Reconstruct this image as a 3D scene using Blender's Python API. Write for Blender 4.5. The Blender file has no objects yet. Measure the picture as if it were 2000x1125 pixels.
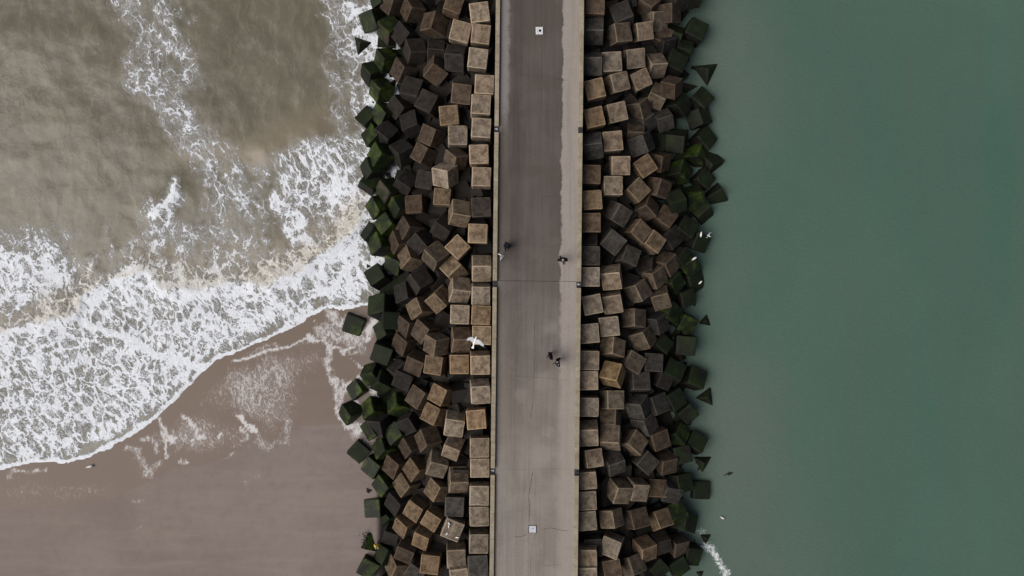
import bpy, bmesh, math, random
import numpy as np
from mathutils import Vector, Matrix, Quaternion

R = math.radians
SC = bpy.context.scene
COL = SC.collection
random.seed(7)

# ------------------------------------------------------------------ camera
HC = 68.0                                   # drone height over the sea
K = 0.00075
cam_d = bpy.data.cameras.new('camera'); cam = bpy.data.objects.new('camera', cam_d); COL.objects.link(cam)
cam.location = (0, 0, HC); cam.rotation_euler = (0, 0, 0)
cam_d.sensor_width = 36; cam_d.lens = 24; cam_d.clip_start = 0.5; cam_d.clip_end = 3000
SC.camera = cam
# ------------------------------------------------------------------ sky, sun, exposure
SUN_AZ = math.atan2(-0.95, -0.30); SUN_EL = R(47)
world = bpy.data.worlds.new('World'); SC.world = world; world.use_nodes = True
wn = world.node_tree.nodes; wl = world.node_tree.links
bg = wn['Background']; sky = wn.new('ShaderNodeTexSky'); sky.sky_type = 'NISHITA'; sky.sun_disc = False
sky.sun_elevation = SUN_EL; sky.sun_rotation = SUN_AZ; sky.dust_density = 4.0; sky.air_density = 1.0; sky.altitude = 50
hs = wn.new('ShaderNodeHueSaturation'); hs.inputs['Saturation'].default_value = 0.55
wl.new(sky.outputs['Color'], hs.inputs['Color']); wl.new(hs.outputs['Color'], bg.inputs['Color'])
bg.inputs['Strength'].default_value = 0.044
sd = bpy.data.lights.new('sun', 'SUN'); sd.energy = 2.0; sd.angle = R(54); sd.color = (1.0, 0.95, 0.88)
sun = bpy.data.objects.new('sun', sd); COL.objects.link(sun)
sdir = Vector((math.sin(SUN_AZ)*math.cos(SUN_EL), math.cos(SUN_AZ)*math.cos(SUN_EL), math.sin(SUN_EL)))
sun.rotation_euler = sdir.to_track_quat('Z', 'Y').to_euler(); sun.location = sdir*150
SC.view_settings.view_transform = 'Standard'; SC.view_settings.look = 'None'
SC.cycles.diffuse_bounces = 1; SC.cycles.glossy_bounces = 2
SC.view_settings.gamma = 1; SC.view_settings.exposure = 0.50

# ------------------------------------------------------------------ helpers
def place(px, py, z):                        # a point of the photograph on the level z
    D = HC - z
    return Vector(((px-1000)*K*D, (562.5-py)*K*D, z))

def tag(o, label=None, cat=None, group=None, kind=None):
    if label: o['label'] = label
    if cat: o['category'] = cat
    if group: o['group'] = group
    if kind: o['kind'] = kind
    return o

def link(name, me, mats=(), parent=None):
    o = bpy.data.objects.new(name, me); COL.objects.link(o)
    for m in (mats if isinstance(mats, (list, tuple)) else [mats]):
        if m and m.name not in [x.name for x in me.materials if x]: me.materials.append(m)
    if parent: o.parent = parent
    return o

def bm_obj(name, bm, mats=(), parent=None, smooth=False):
    me = bpy.data.meshes.new(name); bm.to_mesh(me); bm.free()
    if smooth:
        for p in me.polygons: p.use_smooth = True
    return link(name, me, mats, parent)

def empty(name, loc, rz=0):
    o = bpy.data.objects.new(name, None); COL.objects.link(o)
    o.location = loc; o.rotation_euler = (0, 0, rz); o.empty_display_size = 0.3
    return o

def box(bm, c, s, bev=0.0, M=None):
    r = bmesh.ops.create_cube(bm, size=1.0)
    vs = r['verts']
    for v in vs: v.co = Vector((v.co.x*s[0]+c[0], v.co.y*s[1]+c[1], v.co.z*s[2]+c[2]))
    if bev:
        es = list({e for v in vs for e in v.link_edges})
        rr = bmesh.ops.bevel(bm, geom=es, offset=bev, segments=2, affect='EDGES', profile=0.6)
        vs = list({v for f in rr['faces'] for v in f.verts} | {v for v in vs if v.is_valid})
    if M is not None:
        for v in vs: v.co = M @ v.co
    return vs

def tube(bm, pts, rad, seg=8):
    pts = [Vector(p) for p in pts]; n = len(pts)
    rads = rad if isinstance(rad, (list, tuple)) else [rad]*n
    rings = []
    for i, p in enumerate(pts):
        d = (pts[min(i+1, n-1)] - pts[max(i-1, 0)]).normalized()
        a = d.orthogonal().normalized(); b = d.cross(a)
        if rings:
            a = (pa - d*pa.dot(d)).normalized(); b = d.cross(a)
        pa = a
        rings.append([bm.verts.new(p + (a*math.cos(2*math.pi*k/seg) + b*math.sin(2*math.pi*k/seg))*rads[i]) for k in range(seg)])
    for i in range(n-1):
        for k in range(seg):
            bm.faces.new((rings[i][k], rings[i][(k+1) % seg], rings[i+1][(k+1) % seg], rings[i+1][k]))
    bm.faces.new(rings[0][::-1]); bm.faces.new(rings[-1])

def ellip(bm, c, r, M=None, seg=14, rings=9):
    rr = bmesh.ops.create_uvsphere(bm, u_segments=seg, v_segments=rings, radius=1.0)
    for v in rr['verts']:
        v.co = Vector((v.co.x*r[0]+c[0], v.co.y*r[1]+c[1], v.co.z*r[2]+c[2]))
        if M is not None: v.co = M @ v.co
    return rr['verts']

# ---- numpy noise
def vnoise(x, y, seed=0):
    xi = np.floor(x).astype(np.int64); yi = np.floor(y).astype(np.int64); xf = x-xi; yf = y-yi
    def h(a, b):
        n = (a*374761393 + b*668265263 + seed*982451653) & 0x7fffffff
        n = ((n ^ (n >> 13))*1274126177) & 0x7fffffff
        return ((n ^ (n >> 16)) & 0xffff)/65535.0
    u = xf*xf*(3-2*xf); v = yf*yf*(3-2*yf)
    return (h(xi, yi)*(1-u)+h(xi+1, yi)*u)*(1-v) + (h(xi, yi+1)*(1-u)+h(xi+1, yi+1)*u)*v
def fbm(x, y, oct=4, seed=0):
    t = 0; a = 0.5; s = 0
    for i in range(oct):
        t = t + a*vnoise(x*2**i, y*2**i, seed+i*17); s += a; a *= 0.5
    return t/s
def sst(a, b, x):
    t = np.clip((x-a)/(b-a), 0, 1); return t*t*(3-2*t)
def dist_line(P, L):                         # distance to a polyline
    best = np.full(P.shape[:-1], 1e9)
    for a, b in zip(L[:-1], L[1:]):
        a = np.array(a, float); b = np.array(b, float); d = b-a
        t = np.clip(((P-a)@d)/(d@d+1e-9), 0, 1)
        best = np.minimum(best, np.linalg.norm(P-a-t[..., None]*d, axis=-1))
    return best
def in_poly(P, L):
    x, y = P[..., 0], P[..., 1]; c = np.zeros(x.shape, bool); n = len(L)
    for i in range(n):
        x1, y1 = L[i]; x2, y2 = L[i-1]
        c ^= ((y1 > y) != (y2 > y)) & (x < (x2-x1)*(y-y1)/(y2-y1+1e-12)+x1)
    return c
def sd_poly(P, L):                           # signed distance, positive inside
    d = dist_line(P, list(L)+[L[0]]); return np.where(in_poly(P, L), d, -d)
def m2(pts, z=0.0):                          # measured positions -> metres
    return [((p[0]-1000)*K*(HC-z), (562.5-p[1])*K*(HC-z)) for p in pts]

# ---- node helper
class NT:
    def __init__(s, name):
        s.m = bpy.data.materials.new(name); s.m.use_nodes = True
        s.t = s.m.node_tree; s.n = s.t.nodes; s.l = s.t.links
        s.b = s.n['Principled BSDF']; s.out = s.n['Material Output']
    def new(s, t, **kw):
        n = s.n.new(t)
        for k, v in kw.items(): setattr(n, k, v)
        return n
    def put(s, sock, v):
        if isinstance(v, bpy.types.NodeSocket): s.l.new(v, sock)
        elif v is not None:
            if hasattr(sock.default_value, '__len__') and not hasattr(v, '__len__'): v = [v]*len(sock.default_value)
            if hasattr(sock.default_value, '__len__') and len(sock.default_value) == 4 and len(v) == 3: v = (*v, 1)
            sock.default_value = v
    def math(s, op, a, b=None, c=None, clamp=False):
        n = s.new('ShaderNodeMath', operation=op); n.use_clamp = clamp
        for i, v in enumerate((a, b, c)):
            if v is not None: s.put(n.inputs[i], v)
        return n.outputs[0]
    def vmath(s, op, a, b=None):
        n = s.new('ShaderNodeVectorMath', operation=op)
        s.put(n.inputs[0], a)
        if b is not None:
            if op == 'SCALE': s.put(n.inputs['Scale'], b)
            else: s.put(n.inputs[1], b)
        return n.outputs[0]
    def mix(s, f, a, b, mode='MIX'):
        n = s.new('ShaderNodeMix', data_type='RGBA', blend_type=mode)
        s.put(n.inputs[0], f); s.put(n.inputs[6], a); s.put(n.inputs[7], b)
        return n.outputs[2]
    def noise(s, vec, scale, detail=4, rough=0.55, dist=0.0, out=0):
        n = s.new('ShaderNodeTexNoise'); s.put(n.inputs['Vector'], vec); n.inputs['Scale'].default_value = scale
        n.inputs['Detail'].default_value = detail; n.inputs['Roughness'].default_value = rough; n.inputs['Distortion'].default_value = dist
        return n.outputs[out]
    def voro(s, vec, scale, feature='F1', rnd=1.0):
        n = s.new('ShaderNodeTexVoronoi', feature=feature); s.put(n.inputs['Vector'], vec); n.inputs['Scale'].default_value = scale
        n.inputs['Randomness'].default_value = rnd
        return n.outputs['Distance']
    def ramp(s, v, a, b, c=0.0, d=1.0, smooth=True):
        n = s.new('ShaderNodeMapRange'); n.interpolation_type = 'SMOOTHSTEP' if smooth else 'LINEAR'
        s.put(n.inputs[0], v); s.put(n.inputs[1], a); s.put(n.inputs[2], b); s.put(n.inputs[3], c); s.put(n.inputs[4], d)
        return n.outputs[0]
    def attr(s, name):
        n = s.new('ShaderNodeAttribute'); n.attribute_name = name; return n
    def bump(s, h, strength=0.5, dist=0.05):
        n = s.new('ShaderNodeBump'); s.put(n.inputs['Height'], h); n.inputs['Strength'].default_value = strength
        n.inputs['Distance'].default_value = dist; return n.outputs[0]
    def fin(s, col, rough=0.8, normal=None, spec=None):
        s.put(s.b.inputs['Base Color'], col); s.put(s.b.inputs['Roughness'], rough)
        if normal is not None: s.l.new(normal, s.b.inputs['Normal'])
        if spec is not None: s.put(s.b.inputs['Specular IOR Level'], spec)
        return s.m

def simple_mat(name, col, rough=0.7, var=0.25, scale=12.0, metal=0.0, bump=0.15):
    t = NT(name); tc = t.new('ShaderNodeTexCoord').outputs['Object']
    n = t.noise(tc, scale, 5, 0.6)
    c = t.mix(t.ramp(n, 0.3, 0.7), [x*(1-var) for x in col], [min(1, x*(1+var)) for x in col])
    t.b.inputs['Metallic'].default_value = metal
    return t.fin(c, rough, t.bump(n, bump, 0.02), 0.15 if max(col) < 0.05 else 0.4)

# ------------------------------------------------------------------ materials
def concrete_block_mat():
    t = NT('block_concrete')
    oi = t.new('ShaderNodeObjectInfo'); tc = t.new('ShaderNodeTexCoord').outputs['Object']
    off = t.vmath('SCALE', (13.7, 7.3, 19.1), oi.outputs['Random'])
    v = t.vmath('ADD', tc, off)
    tint = oi.outputs['Color']; moss_a = oi.outputs['Alpha']
    n1 = t.noise(v, 1.7, 6, 0.66, 0.0); n2 = t.noise(v, 6.0, 6, 0.7); n3 = t.noise(v, 15.0, 5, 0.68)
    # blotches of weathering
    col = t.mix(t.ramp(n1, 0.35, 0.68), t.vmath('MULTIPLY', tint, (0.46, 0.42, 0.39)), t.vmath('MULTIPLY', tint, (1.38, 1.38, 1.36)))
    col = t.mix(t.math('MULTIPLY', t.ramp(n2, 0.48, 0.70), 0.6), col, t.vmath('MULTIPLY', tint, (1.6, 1.58, 1.52)))
    pit = t.voro(t.vmath('ADD', v, t.vmath('SCALE', t.noise(v, 5, 2, out=1), 0.15)), 9.0)
    pitm = t.math('MULTIPLY', t.ramp(pit, 0.34, 0.10), t.ramp(n1, 0.5, 0.62))
    col = t.mix(t.math('MULTIPLY', pitm, 0.75), col, t.vmath('MULTIPLY', tint, (0.28, 0.26, 0.25)))
    speck = t.math('MULTIPLY', t.ramp(n3, 0.50, 0.66), 0.62)
    col = t.mix(speck, col, t.vmath('MULTIPLY', tint, (0.45, 0.43, 0.43)))
    # worn paler edges
    sx = t.new('ShaderNodeSeparateXYZ'); t.l.new(t.vmath('ABSOLUTE', tc), sx.inputs[0])
    x, y, z = sx.outputs
    mx = t.math('MAXIMUM', t.math('MAXIMUM', x, y), z); mn = t.math('MINIMUM', t.math('MINIMUM', x, y), z)
    mid = t.math('SUBTRACT', t.math('SUBTRACT', t.math('ADD', t.math('ADD', x, y), z), mx), mn)
    edge = t.math('MULTIPLY', t.ramp(mid, 0.775, 0.86), t.ramp(n2, 0.28, 0.6, 0.35, 1.0))
    dry = t.math('SUBTRACT', 1.0, t.math('MULTIPLY', moss_a, 0.9), clamp=True)
    col = t.mix(t.math('MULTIPLY', t.math('MULTIPLY', edge, 0.85), dry), col, t.vmath('MULTIPLY', tint, (2.1, 2.05, 1.9)))
    # algae: grows on the faces that look up, patchy
    g = t.new('ShaderNodeNewGeometry'); gs = t.new('ShaderNodeSeparateXYZ'); t.l.new(g.outputs['Normal'], gs.inputs[0])
    wetn = t.noise(v, 1.0, 4, 0.6, 0.5)
    up = t.ramp(gs.outputs[2], 0.15, 0.75, -0.25, 0.22)
    mm = t.math('ADD', t.math('ADD', wetn, up), t.math('MULTIPLY_ADD', moss_a, 0.8, -0.56))
    mossm = t.math('MULTIPLY', t.ramp(mm, 0.36, 0.62), t.ramp(moss_a, 0.02, 0.15))
    gcol = t.mix(t.ramp(t.math('ADD', t.noise(v, 0.8, 5, 0.6, 0.3), t.math('MULTIPLY', t.math('SUBTRACT', n2, 0.5), 0.35)), 0.45, 0.70), (0.006, 0.010, 0.003), (0.048, 0.074, 0.006))
    gcol = t.mix(t.math('MULTIPLY', t.ramp(moss_a, 0.92, 0.5), 0.85), gcol, (0.008, 0.014, 0.004))
    col = t.mix(mossm, col, gcol)
    h = t.math('ADD', t.math('MULTIPLY', n2, 0.6), t.math('ADD', t.math('MULTIPLY', n3, 0.35), t.math('MULTIPLY', pitm, -0.8)))
    rough = t.ramp(moss_a, 0.1, 0.7, 0.88, 0.6)
    return t.fin(col, rough, t.bump(h, 0.55, 0.05), 0.25)

def rubble_mat():
    t = NT('rubble_concrete'); tc = t.new('ShaderNodeTexCoord').outputs['Object']
    n = t.noise(tc, 0.8, 5, 0.6); n2 = t.noise(tc, 9, 5, 0.6)
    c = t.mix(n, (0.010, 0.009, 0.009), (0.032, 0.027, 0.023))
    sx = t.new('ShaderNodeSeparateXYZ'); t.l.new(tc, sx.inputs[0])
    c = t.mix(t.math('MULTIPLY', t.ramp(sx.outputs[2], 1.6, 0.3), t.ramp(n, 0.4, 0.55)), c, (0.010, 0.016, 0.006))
    return t.fin(c, 0.85, t.bump(n2, 0.5, 0.04), 0.2)

def foam_nodes(t, dens, vec, lo=1.0):
    """white lace of foam; dens 0..1 says how much of the water it covers"""
    w1 = t.vmath('SCALE', t.vmath('SUBTRACT', t.noise(vec, 0.45, 3, 0.5, out=1), (0.5, 0.5, 0.5)), 2.6)
    w2 = t.vmath('SCALE', t.vmath('SUBTRACT', t.noise(vec, 1.8, 3, 0.6, out=1), (0.5, 0.5, 0.5)), 1.0)
    vw = t.vmath('ADD', t.vmath('ADD', vec, w1), w2)
    e1 = t.voro(vw, 0.74*lo, 'DISTANCE_TO_EDGE')
    e2 = t.voro(t.vmath('ADD', vw, t.vmath('SCALE', w2, 0.6)), 2.3*lo, 'DISTANCE_TO_EDGE')
    n = t.noise(vw, 1.9*lo, 8, 0.72, 0.3)
    n2 = t.noise(vec, 0.35, 2, 0.5)
    p = t.math('MULTIPLY', t.math('POWER', e1, 0.8), 1.15)
    p = t.math('MINIMUM', p, t.math('MULTIPLY_ADD', e2, 1.45, 0.10))
    p = t.math('ADD', p, t.math('MULTIPLY', t.math('SUBTRACT', n, 0.5), 0.85))
    d = t.math('ADD', dens, t.math('MULTIPLY', t.math('SUBTRACT', n2, 0.5), t.math('MULTIPLY', t.math('MULTIPLY', dens, t.math('SUBTRACT', 1.05, dens)), 2.4)))
    th = t.math('MULTIPLY_ADD', d, 0.60, -0.15)
    f = t.math('MULTIPLY', t.ramp(t.math('SUBTRACT', th, p), -0.045, 0.070), t.ramp(t.noise(vw, 3.4*lo, 5, 0.65), 0.28, 0.58, t.ramp(dens, 0.3, 0.6, 0.45, 0.78), 1.0))
    f = t.math('MULTIPLY', f, t.ramp(dens, 0.02, 0.12))
    fl = t.noise(vw, 2.2*lo, 8, 0.75)
    film = t.math('MULTIPLY', t.math('MULTIPLY', t.ramp(fl, 0.43, 0.62), 0.55), t.ramp(t.math('ADD', dens, t.math('MULTIPLY', t.math('SUBTRACT', n2, 0.5), 0.5)), 0.18, 0.7))
    f = t.math('MAXIMUM', f, film)
    halo = t.math('MULTIPLY', t.ramp(t.math('SUBTRACT', th, p), -0.30, 0.06), t.ramp(dens, 0.05, 0.5))
    return f, halo, n, e2

def sea_mat():
    t = NT('sea_water'); pos = t.new('ShaderNodeNewGeometry').outputs['Position']
    dens = t.attr('foam').outputs['Fac']; beige = t.attr('beige').outputs['Fac']; flow = t.attr('flow').outputs['Vector']
    silt = t.attr('silt').outputs['Fac']
    f, halo, n, e2 = foam_nodes(t, dens, flow)
    big = t.noise(flow, 0.16, 7, 0.62, 0.5)
    mp = t.new('ShaderNodeMapping'); mp.inputs['Rotation'].default_value = (0, 0, R(24)); mp.inputs['Scale'].default_value = (1.15, 0.30, 1)
    t.l.new(t.vmath('ADD', pos, t.vmath('SCALE', t.noise(pos, 0.25, 3, 0.5, out=1), 3.0)), mp.inputs[0])
    st = t.noise(mp.outputs[0], 1.15, 9, 0.70, 0.45)
    water = t.mix(t.ramp(big, 0.3, 0.7), (0.118, 0.107, 0.078), (0.152, 0.139, 0.104))
    water = t.mix(t.math('MULTIPLY', t.ramp(st, 0.46, 0.70), 0.5), water, (0.245, 0.216, 0.160))
    water = t.mix(t.math('MULTIPLY', t.ramp(st, 0.48, 0.25), 0.35), water, (0.105, 0.098, 0.076))
    water = t.mix(silt, water, (0.24, 0.20, 0.145))
    water = t.mix(t.math('MULTIPLY', halo, t.ramp(dens, 0.35, 0.62, 0.45, 0.12)), water, (0.43, 0.42, 0.43))
    fn = t.noise(flow, 5.0, 5, 0.7)
    white = t.mix(t.ramp(fn, 0.3, 0.65), (0.72, 0.76, 0.84), (0.89, 0.92, 0.98))
    bei = t.mix(t.ramp(fn, 0.35, 0.68), (0.44, 0.40, 0.33), (0.82, 0.79, 0.73))
    foamc = t.mix(beige, white, bei)
    col = t.mix(f, water, foamc)
    rip = t.noise(pos, 2.6, 5, 0.6, 0.4)
    h = t.math('ADD', t.math('MULTIPLY', f, t.math('MULTIPLY_ADD', fn, 0.5, 0.35)), t.math('MULTIPLY', t.math('ADD', rip, st), 0.20))
    rough = t.ramp(f, 0, 1, 0.26, 0.9)
    return t.fin(col, rough, t.bump(h, 0.7, 0.14), t.ramp(f, 0, 1, 0.35, 0.1))

def sand_mat():
    t = NT('wet_sand'); pos = t.new('ShaderNodeNewGeometry').outputs['Position']
    dens = t.attr('foam').outputs['Fac']; wet = t.attr('wet').outputs['Fac']; flow = t.attr('flow').outputs['Vector']
    f, halo, n, e2 = foam_nodes(t, dens, flow, 2.4)
    a = t.noise(pos, 0.12, 4, 0.5, 0.5); b = t.noise(pos, 1.1, 6, 0.6); g = t.noise(pos, 40, 3, 0.6)
    mp = t.new('ShaderNodeMapping'); mp.inputs['Rotation'].default_value = (0, 0, R(28)); mp.inputs['Scale'].default_value = (0.22, 1.5, 1)
    t.l.new(pos, mp.inputs[0]); st = t.noise(mp.outputs[0], 0.6, 5, 0.6, 0.4)
    c = t.mix(t.ramp(a, 0.3, 0.7), (0.188, 0.149, 0.138), (0.222, 0.180, 0.168))
    c = t.mix(t.math('MULTIPLY', t.ramp(st, 0.4, 0.7), 0.45), c, (0.255, 0.218, 0.192))
    c = t.mix(t.math('MULTIPLY', t.ramp(b, 0.45, 0.72), 0.35), c, (0.155, 0.120, 0.103))
    c = t.mix(wet, c, (0.170, 0.124, 0.098))
    c = t.mix(t.math('MULTIPLY', t.ramp(g, 0.35, 0.7), 0.12), c, (0.26, 0.225, 0.20))
    c = t.mix(t.math('MULTIPLY', halo, 0.34), c, (0.38, 0.35, 0.33))
    c = t.mix(t.math('MULTIPLY', f, t.ramp(dens, 0.1, 0.9, 0.45, 0.80)), c, (0.72, 0.71, 0.73))
    h = t.math('ADD', t.math('MULTIPLY', st, 0.5), t.math('ADD', t.math('MULTIPLY', g, 0.06), t.math('MULTIPLY', f, 0.5)))
    rough = t.ramp(wet, 0, 1, 0.7, 0.5)
    return t.fin(c, rough, t.bump(h, 0.25, 0.05), 0.2)

def harbour_mat():
    t = NT('harbour_water'); pos = t.new('ShaderNodeNewGeometry').outputs['Position']
    silt = t.attr('silt').outputs['Fac']; dens = t.attr('foam').outputs['Fac']; clear = t.attr('clear').outputs['Fac']
    f, halo, n, e2 = foam_nodes(t, dens, pos, 1.8)
    a = t.noise(pos, 0.05, 4, 0.5, 0.6)
    mp = t.new('ShaderNodeMapping'); mp.inputs['Rotation'].default_value = (0, 0, R(4)); mp.inputs['Scale'].default_value = (1.0, 0.10, 1)
    t.l.new(pos, mp.inputs[0]); st = t.noise(mp.outputs[0], 0.16, 4, 0.55, 0.4)
    c = t.mix(t.ramp(a, 0.3, 0.7), (0.062, 0.126, 0.098), (0.078, 0.141, 0.111))
    c = t.mix(t.math('MULTIPLY', t.ramp(st, 0.38, 0.66), 0.55), c, (0.084, 0.126, 0.104))
    c = t.mix(silt, c, (0.110, 0.146, 0.124))
    c = t.mix(f, c, (0.70, 0.73, 0.75))
    mp2 = t.new('ShaderNodeMapping'); mp2.inputs['Rotation'].default_value = (0, 0, R(18)); mp2.inputs['Scale'].default_value = (1.0, 2.2, 1)
    t.l.new(pos, mp2.inputs[0])
    r1 = t.noise(mp2.outputs[0], 1.8, 6, 0.65, 0.5); r2 = t.noise(pos, 6, 3, 0.6)
    h = t.math('ADD', t.math('MULTIPLY', r1, 0.5), t.math('MULTIPLY', r2, 0.12))
    t.fin(c, t.ramp(f, 0, 1, 0.22, 0.8), t.bump(h, 0.8, 0.14), 0.35)
    tr = t.new('ShaderNodeBsdfTransparent'); tr.inputs[0].default_value = (0.50, 0.60, 0.66, 1)
    mx = t.new('ShaderNodeMixShader'); t.l.new(t.math('MULTIPLY', clear, 0.22), mx.inputs[0])
    t.l.new(t.b.outputs[0], mx.inputs[1]); t.l.new(tr.outputs[0], mx.inputs[2]); t.l.new(mx.outputs[0], t.out.inputs[0])
    return t.m

def deck_mat():
    t = NT('pier_asphalt'); tc = t.new('ShaderNodeTexCoord').outputs['Object']
    s = t.new('ShaderNodeSeparateXYZ'); t.l.new(tc, s.inputs[0]); u, v = s.outputs[0], s.outputs[1]
    fine = t.noise(tc, 7.5, 7, 0.78); med = t.noise(tc, 1.3, 7, 0.66, 0.2); big = t.noise(tc, 0.22, 4, 0.55, 0.5)
    mp = t.new('ShaderNodeMapping'); mp.inputs['Scale'].default_value = (2.6, 0.10, 1); t.l.new(tc, mp.inputs[0])
    streak = t.noise(mp.outputs[0], 1.0, 5, 0.6, 0.2)
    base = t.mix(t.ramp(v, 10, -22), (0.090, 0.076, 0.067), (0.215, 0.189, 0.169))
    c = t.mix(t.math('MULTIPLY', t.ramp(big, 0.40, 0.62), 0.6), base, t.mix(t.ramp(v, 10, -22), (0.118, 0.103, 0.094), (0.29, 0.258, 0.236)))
    c = t.mix(t.math('MULTIPLY', t.ramp(streak, 0.40, 0.68), 0.5), c, t.vmath('MULTIPLY', c, (0.72, 0.70, 0.72)))
    # wheel-track damp line left of the middle
    dl = t.math('ABSOLUTE', t.math('ADD', u, t.math('MULTIPLY_ADD', med, 0.9, 1.55)))
    c = t.mix(t.math('MULTIPLY', t.ramp(dl, 0.95, 0.1), t.ramp(v, -14, -4, 0.15, 0.5)), c, t.vmath('MULTIPLY', c, (0.66, 0.62, 0.66)))
    # sandy dry strip on the right, ragged edge
    eb = t.math('ADD', u, t.math('MULTIPLY_ADD', t.noise(tc, 0.55, 6, 0.7), -1.0, 0.5))
    strip = t.math('MULTIPLY', t.ramp(eb, t.ramp(v, 4, -18, 2.04, 1.6), t.ramp(v, 4, -18, 2.22, 2.7)), t.ramp(streak, 0.25, 0.6, 0.75, 1.0))
    c = t.mix(strip, c, t.mix(med, (0.25, 0.222, 0.202), (0.335, 0.297, 0.27)))
    # pale strip on the left at the far end
    eb2 = t.math('ADD', u, t.math('MULTIPLY', med, 0.8))
    strip2 = t.math('MULTIPLY', t.ramp(eb2, -2.15, -2.6), t.ramp(t.math('ADD', v, t.math('MULTIPLY', med, 4)), 15.5, 19, 0.0, 0.85))
    c = t.mix(strip2, c, (0.23, 0.205, 0.20))
    c = t.mix(t.math('MULTIPLY', t.ramp(u, -3.35, -3.62), 0.6), c, (0.075, 0.066, 0.06))  # shade at the left kerb's foot, painted into the deck colour
    c = t.mix(t.math('MULTIPLY', t.ramp(fine, 0.4, 0.72), 0.4), c, t.vmath('MULTIPLY', c, (1.5, 1.5, 1.5)))
    c = t.mix(t.math('MULTIPLY', t.ramp(fine, 0.5, 0.25), 0.4), c, t.vmath('MULTIPLY', c, (0.6, 0.6, 0.6)))
    # pale puddle marks
    for (pu, pv, pr) in ((1.35, -3.6, 0.9), (0.6, -8.5, 1.3), (-1.3, -9.7, 0.9), (0.9, -15.2, 1.5), (1.2, -13.0, 0.9), (0.4, -19.6, 1.2)):
        d = t.vmath('DISTANCE', t.vmath('ADD', tc, t.vmath('SCALE', t.noise(tc, 1.1, 4, 0.6, out=1), 1.1)), (pu+0.55, pv+0.55, 0.55))
        n = t.l.new
        dn = [x for x in t.n if x.type == 'VECT_MATH'][-1].outputs['Value']
        c = t.mix(t.math('MULTIPLY', t.ramp(dn, pr, pr*0.3), 0.25), c, (0.33, 0.295, 0.27))
    return t.fin(c, 0.85, t.bump(t.math('ADD', fine, t.math('MULTIPLY', med, 0.5)), 0.3, 0.02), 0.25)

def kerb_mat():
    t = NT('kerb_concrete'); tc = t.new('ShaderNodeTexCoord').outputs['Object']
    oi = t.new('ShaderNodeObjectInfo'); v = t.vmath('ADD', tc, t.vmath('SCALE', (9, 31, 5), oi.outputs['Random']))
    a = t.noise(v, 1.2, 5, 0.65, 0.3); b = t.noise(v, 9, 5, 0.65)
    c = t.mix(t.ramp(a, 0.3, 0.7), (0.245, 0.205, 0.145), (0.36, 0.315, 0.24))
    c = t.mix(t.math('MULTIPLY', t.ramp(b, 0.45, 0.7), 0.5), c, (0.17, 0.145, 0.095))
    return t.fin(c, 0.85, t.bump(b, 0.4, 0.02), 0.25)

M_BLOCK = concrete_block_mat(); M_RUB = rubble_mat(); M_SEA = sea_mat(); M_SAND = sand_mat(); M_HAR = harbour_mat()
M_DECK = deck_mat(); M_KERB = kerb_mat()
M_CRACK = simple_mat('crack_shadow', (0.035, 0.03, 0.028), 0.9)
M_WALL = simple_mat('pier_side', (0.09, 0.08, 0.07), 0.9, 0.3, 3)
M_PLATE = simple_mat('painted_plate', (0.66, 0.66, 0.70), 0.6, 0.12, 8)
M_PLATE2 = simple_mat('zinc_cover', (0.50, 0.53, 0.58), 0.5, 0.1, 8)
M_BLACK = simple_mat('dark_opening', (0.008, 0.008, 0.009), 0.8)
M_GREY = simple_mat('grey_fitting', (0.045, 0.046, 0.048), 0.7, 0.3, 20)
M_COAT = simple_mat('dark_coat', (0.007, 0.005, 0.007), 0.95, 0.3, 25)
M_COAT2 = simple_mat('brown_coat', (0.012, 0.006, 0.008), 0.95, 0.3, 25)
M_YEL = simple_mat('yellow_jacket', (0.70, 0.50, 0.10), 0.6, 0.15, 15)
M_TROU = simple_mat('dark_trousers', (0.015, 0.016, 0.02), 0.85, 0.3, 25)
M_SKIN = simple_mat('skin', (0.50, 0.33, 0.25), 0.6, 0.06, 20)
M_HAIR = simple_mat('hair', (0.022, 0.016, 0.013), 0.6, 0.3, 60)
M_HAIRG = simple_mat('grey_hair', (0.30, 0.27, 0.25), 0.6, 0.2, 60)
M_SHOE = simple_mat('shoe', (0.012, 0.011, 0.011), 0.5)
M_SCARF = simple_mat('pale_scarf', (0.52, 0.48, 0.47), 0.8)
M_RUBBER = simple_mat('tyre_rubber', (0.013, 0.013, 0.014), 0.8)
M_METAL = simple_mat('polished_metal', (0.42, 0.43, 0.45), 0.4, 0.05, 8, 0.8)
M_FRAME = simple_mat('frame_paint', (0.03, 0.03, 0.035), 0.35, 0.1)
M_BAG = simple_mat('bag_cloth', (0.005, 0.006, 0.012), 0.75, 0.3, 30)
M_WHITEP = simple_mat('white_plastic', (0.80, 0.80, 0.82), 0.4, 0.05)
M_FEATHW = simple_mat('white_feather', (0.82, 0.82, 0.83), 0.7, 0.06, 25)
M_FEATHG = simple_mat('grey_feather', (0.50, 0.51, 0.55), 0.7, 0.12, 25)
M_FEATHB = simple_mat('black_feather', (0.02, 0.02, 0.022), 0.7)
M_BEAK = simple_mat('yellow_beak', (0.6, 0.38, 0.05), 0.5)
M_STONE = simple_mat('dark_stone', (0.03, 0.027, 0.024), 0.8, 0.4, 8, 0, 0.6)
M_MUSSEL = simple_mat('mussel_shell', (0.012, 0.012, 0.016), 0.5, 0.4, 40)

# ------------------------------------------------------------------ sea, beach, harbour water
def axis(a, b, step, far_lo, far_hi):
    core = np.arange(a, b+1e-6, step)
    lo = a - np.geomspace(step*2, a-far_lo, 16) if far_lo < a else np.array([])
    hi = b + np.geomspace(step*2, far_hi-b, 16) if far_hi > b else np.array([])
    return np.concatenate([lo[::-1], core, hi])

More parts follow.
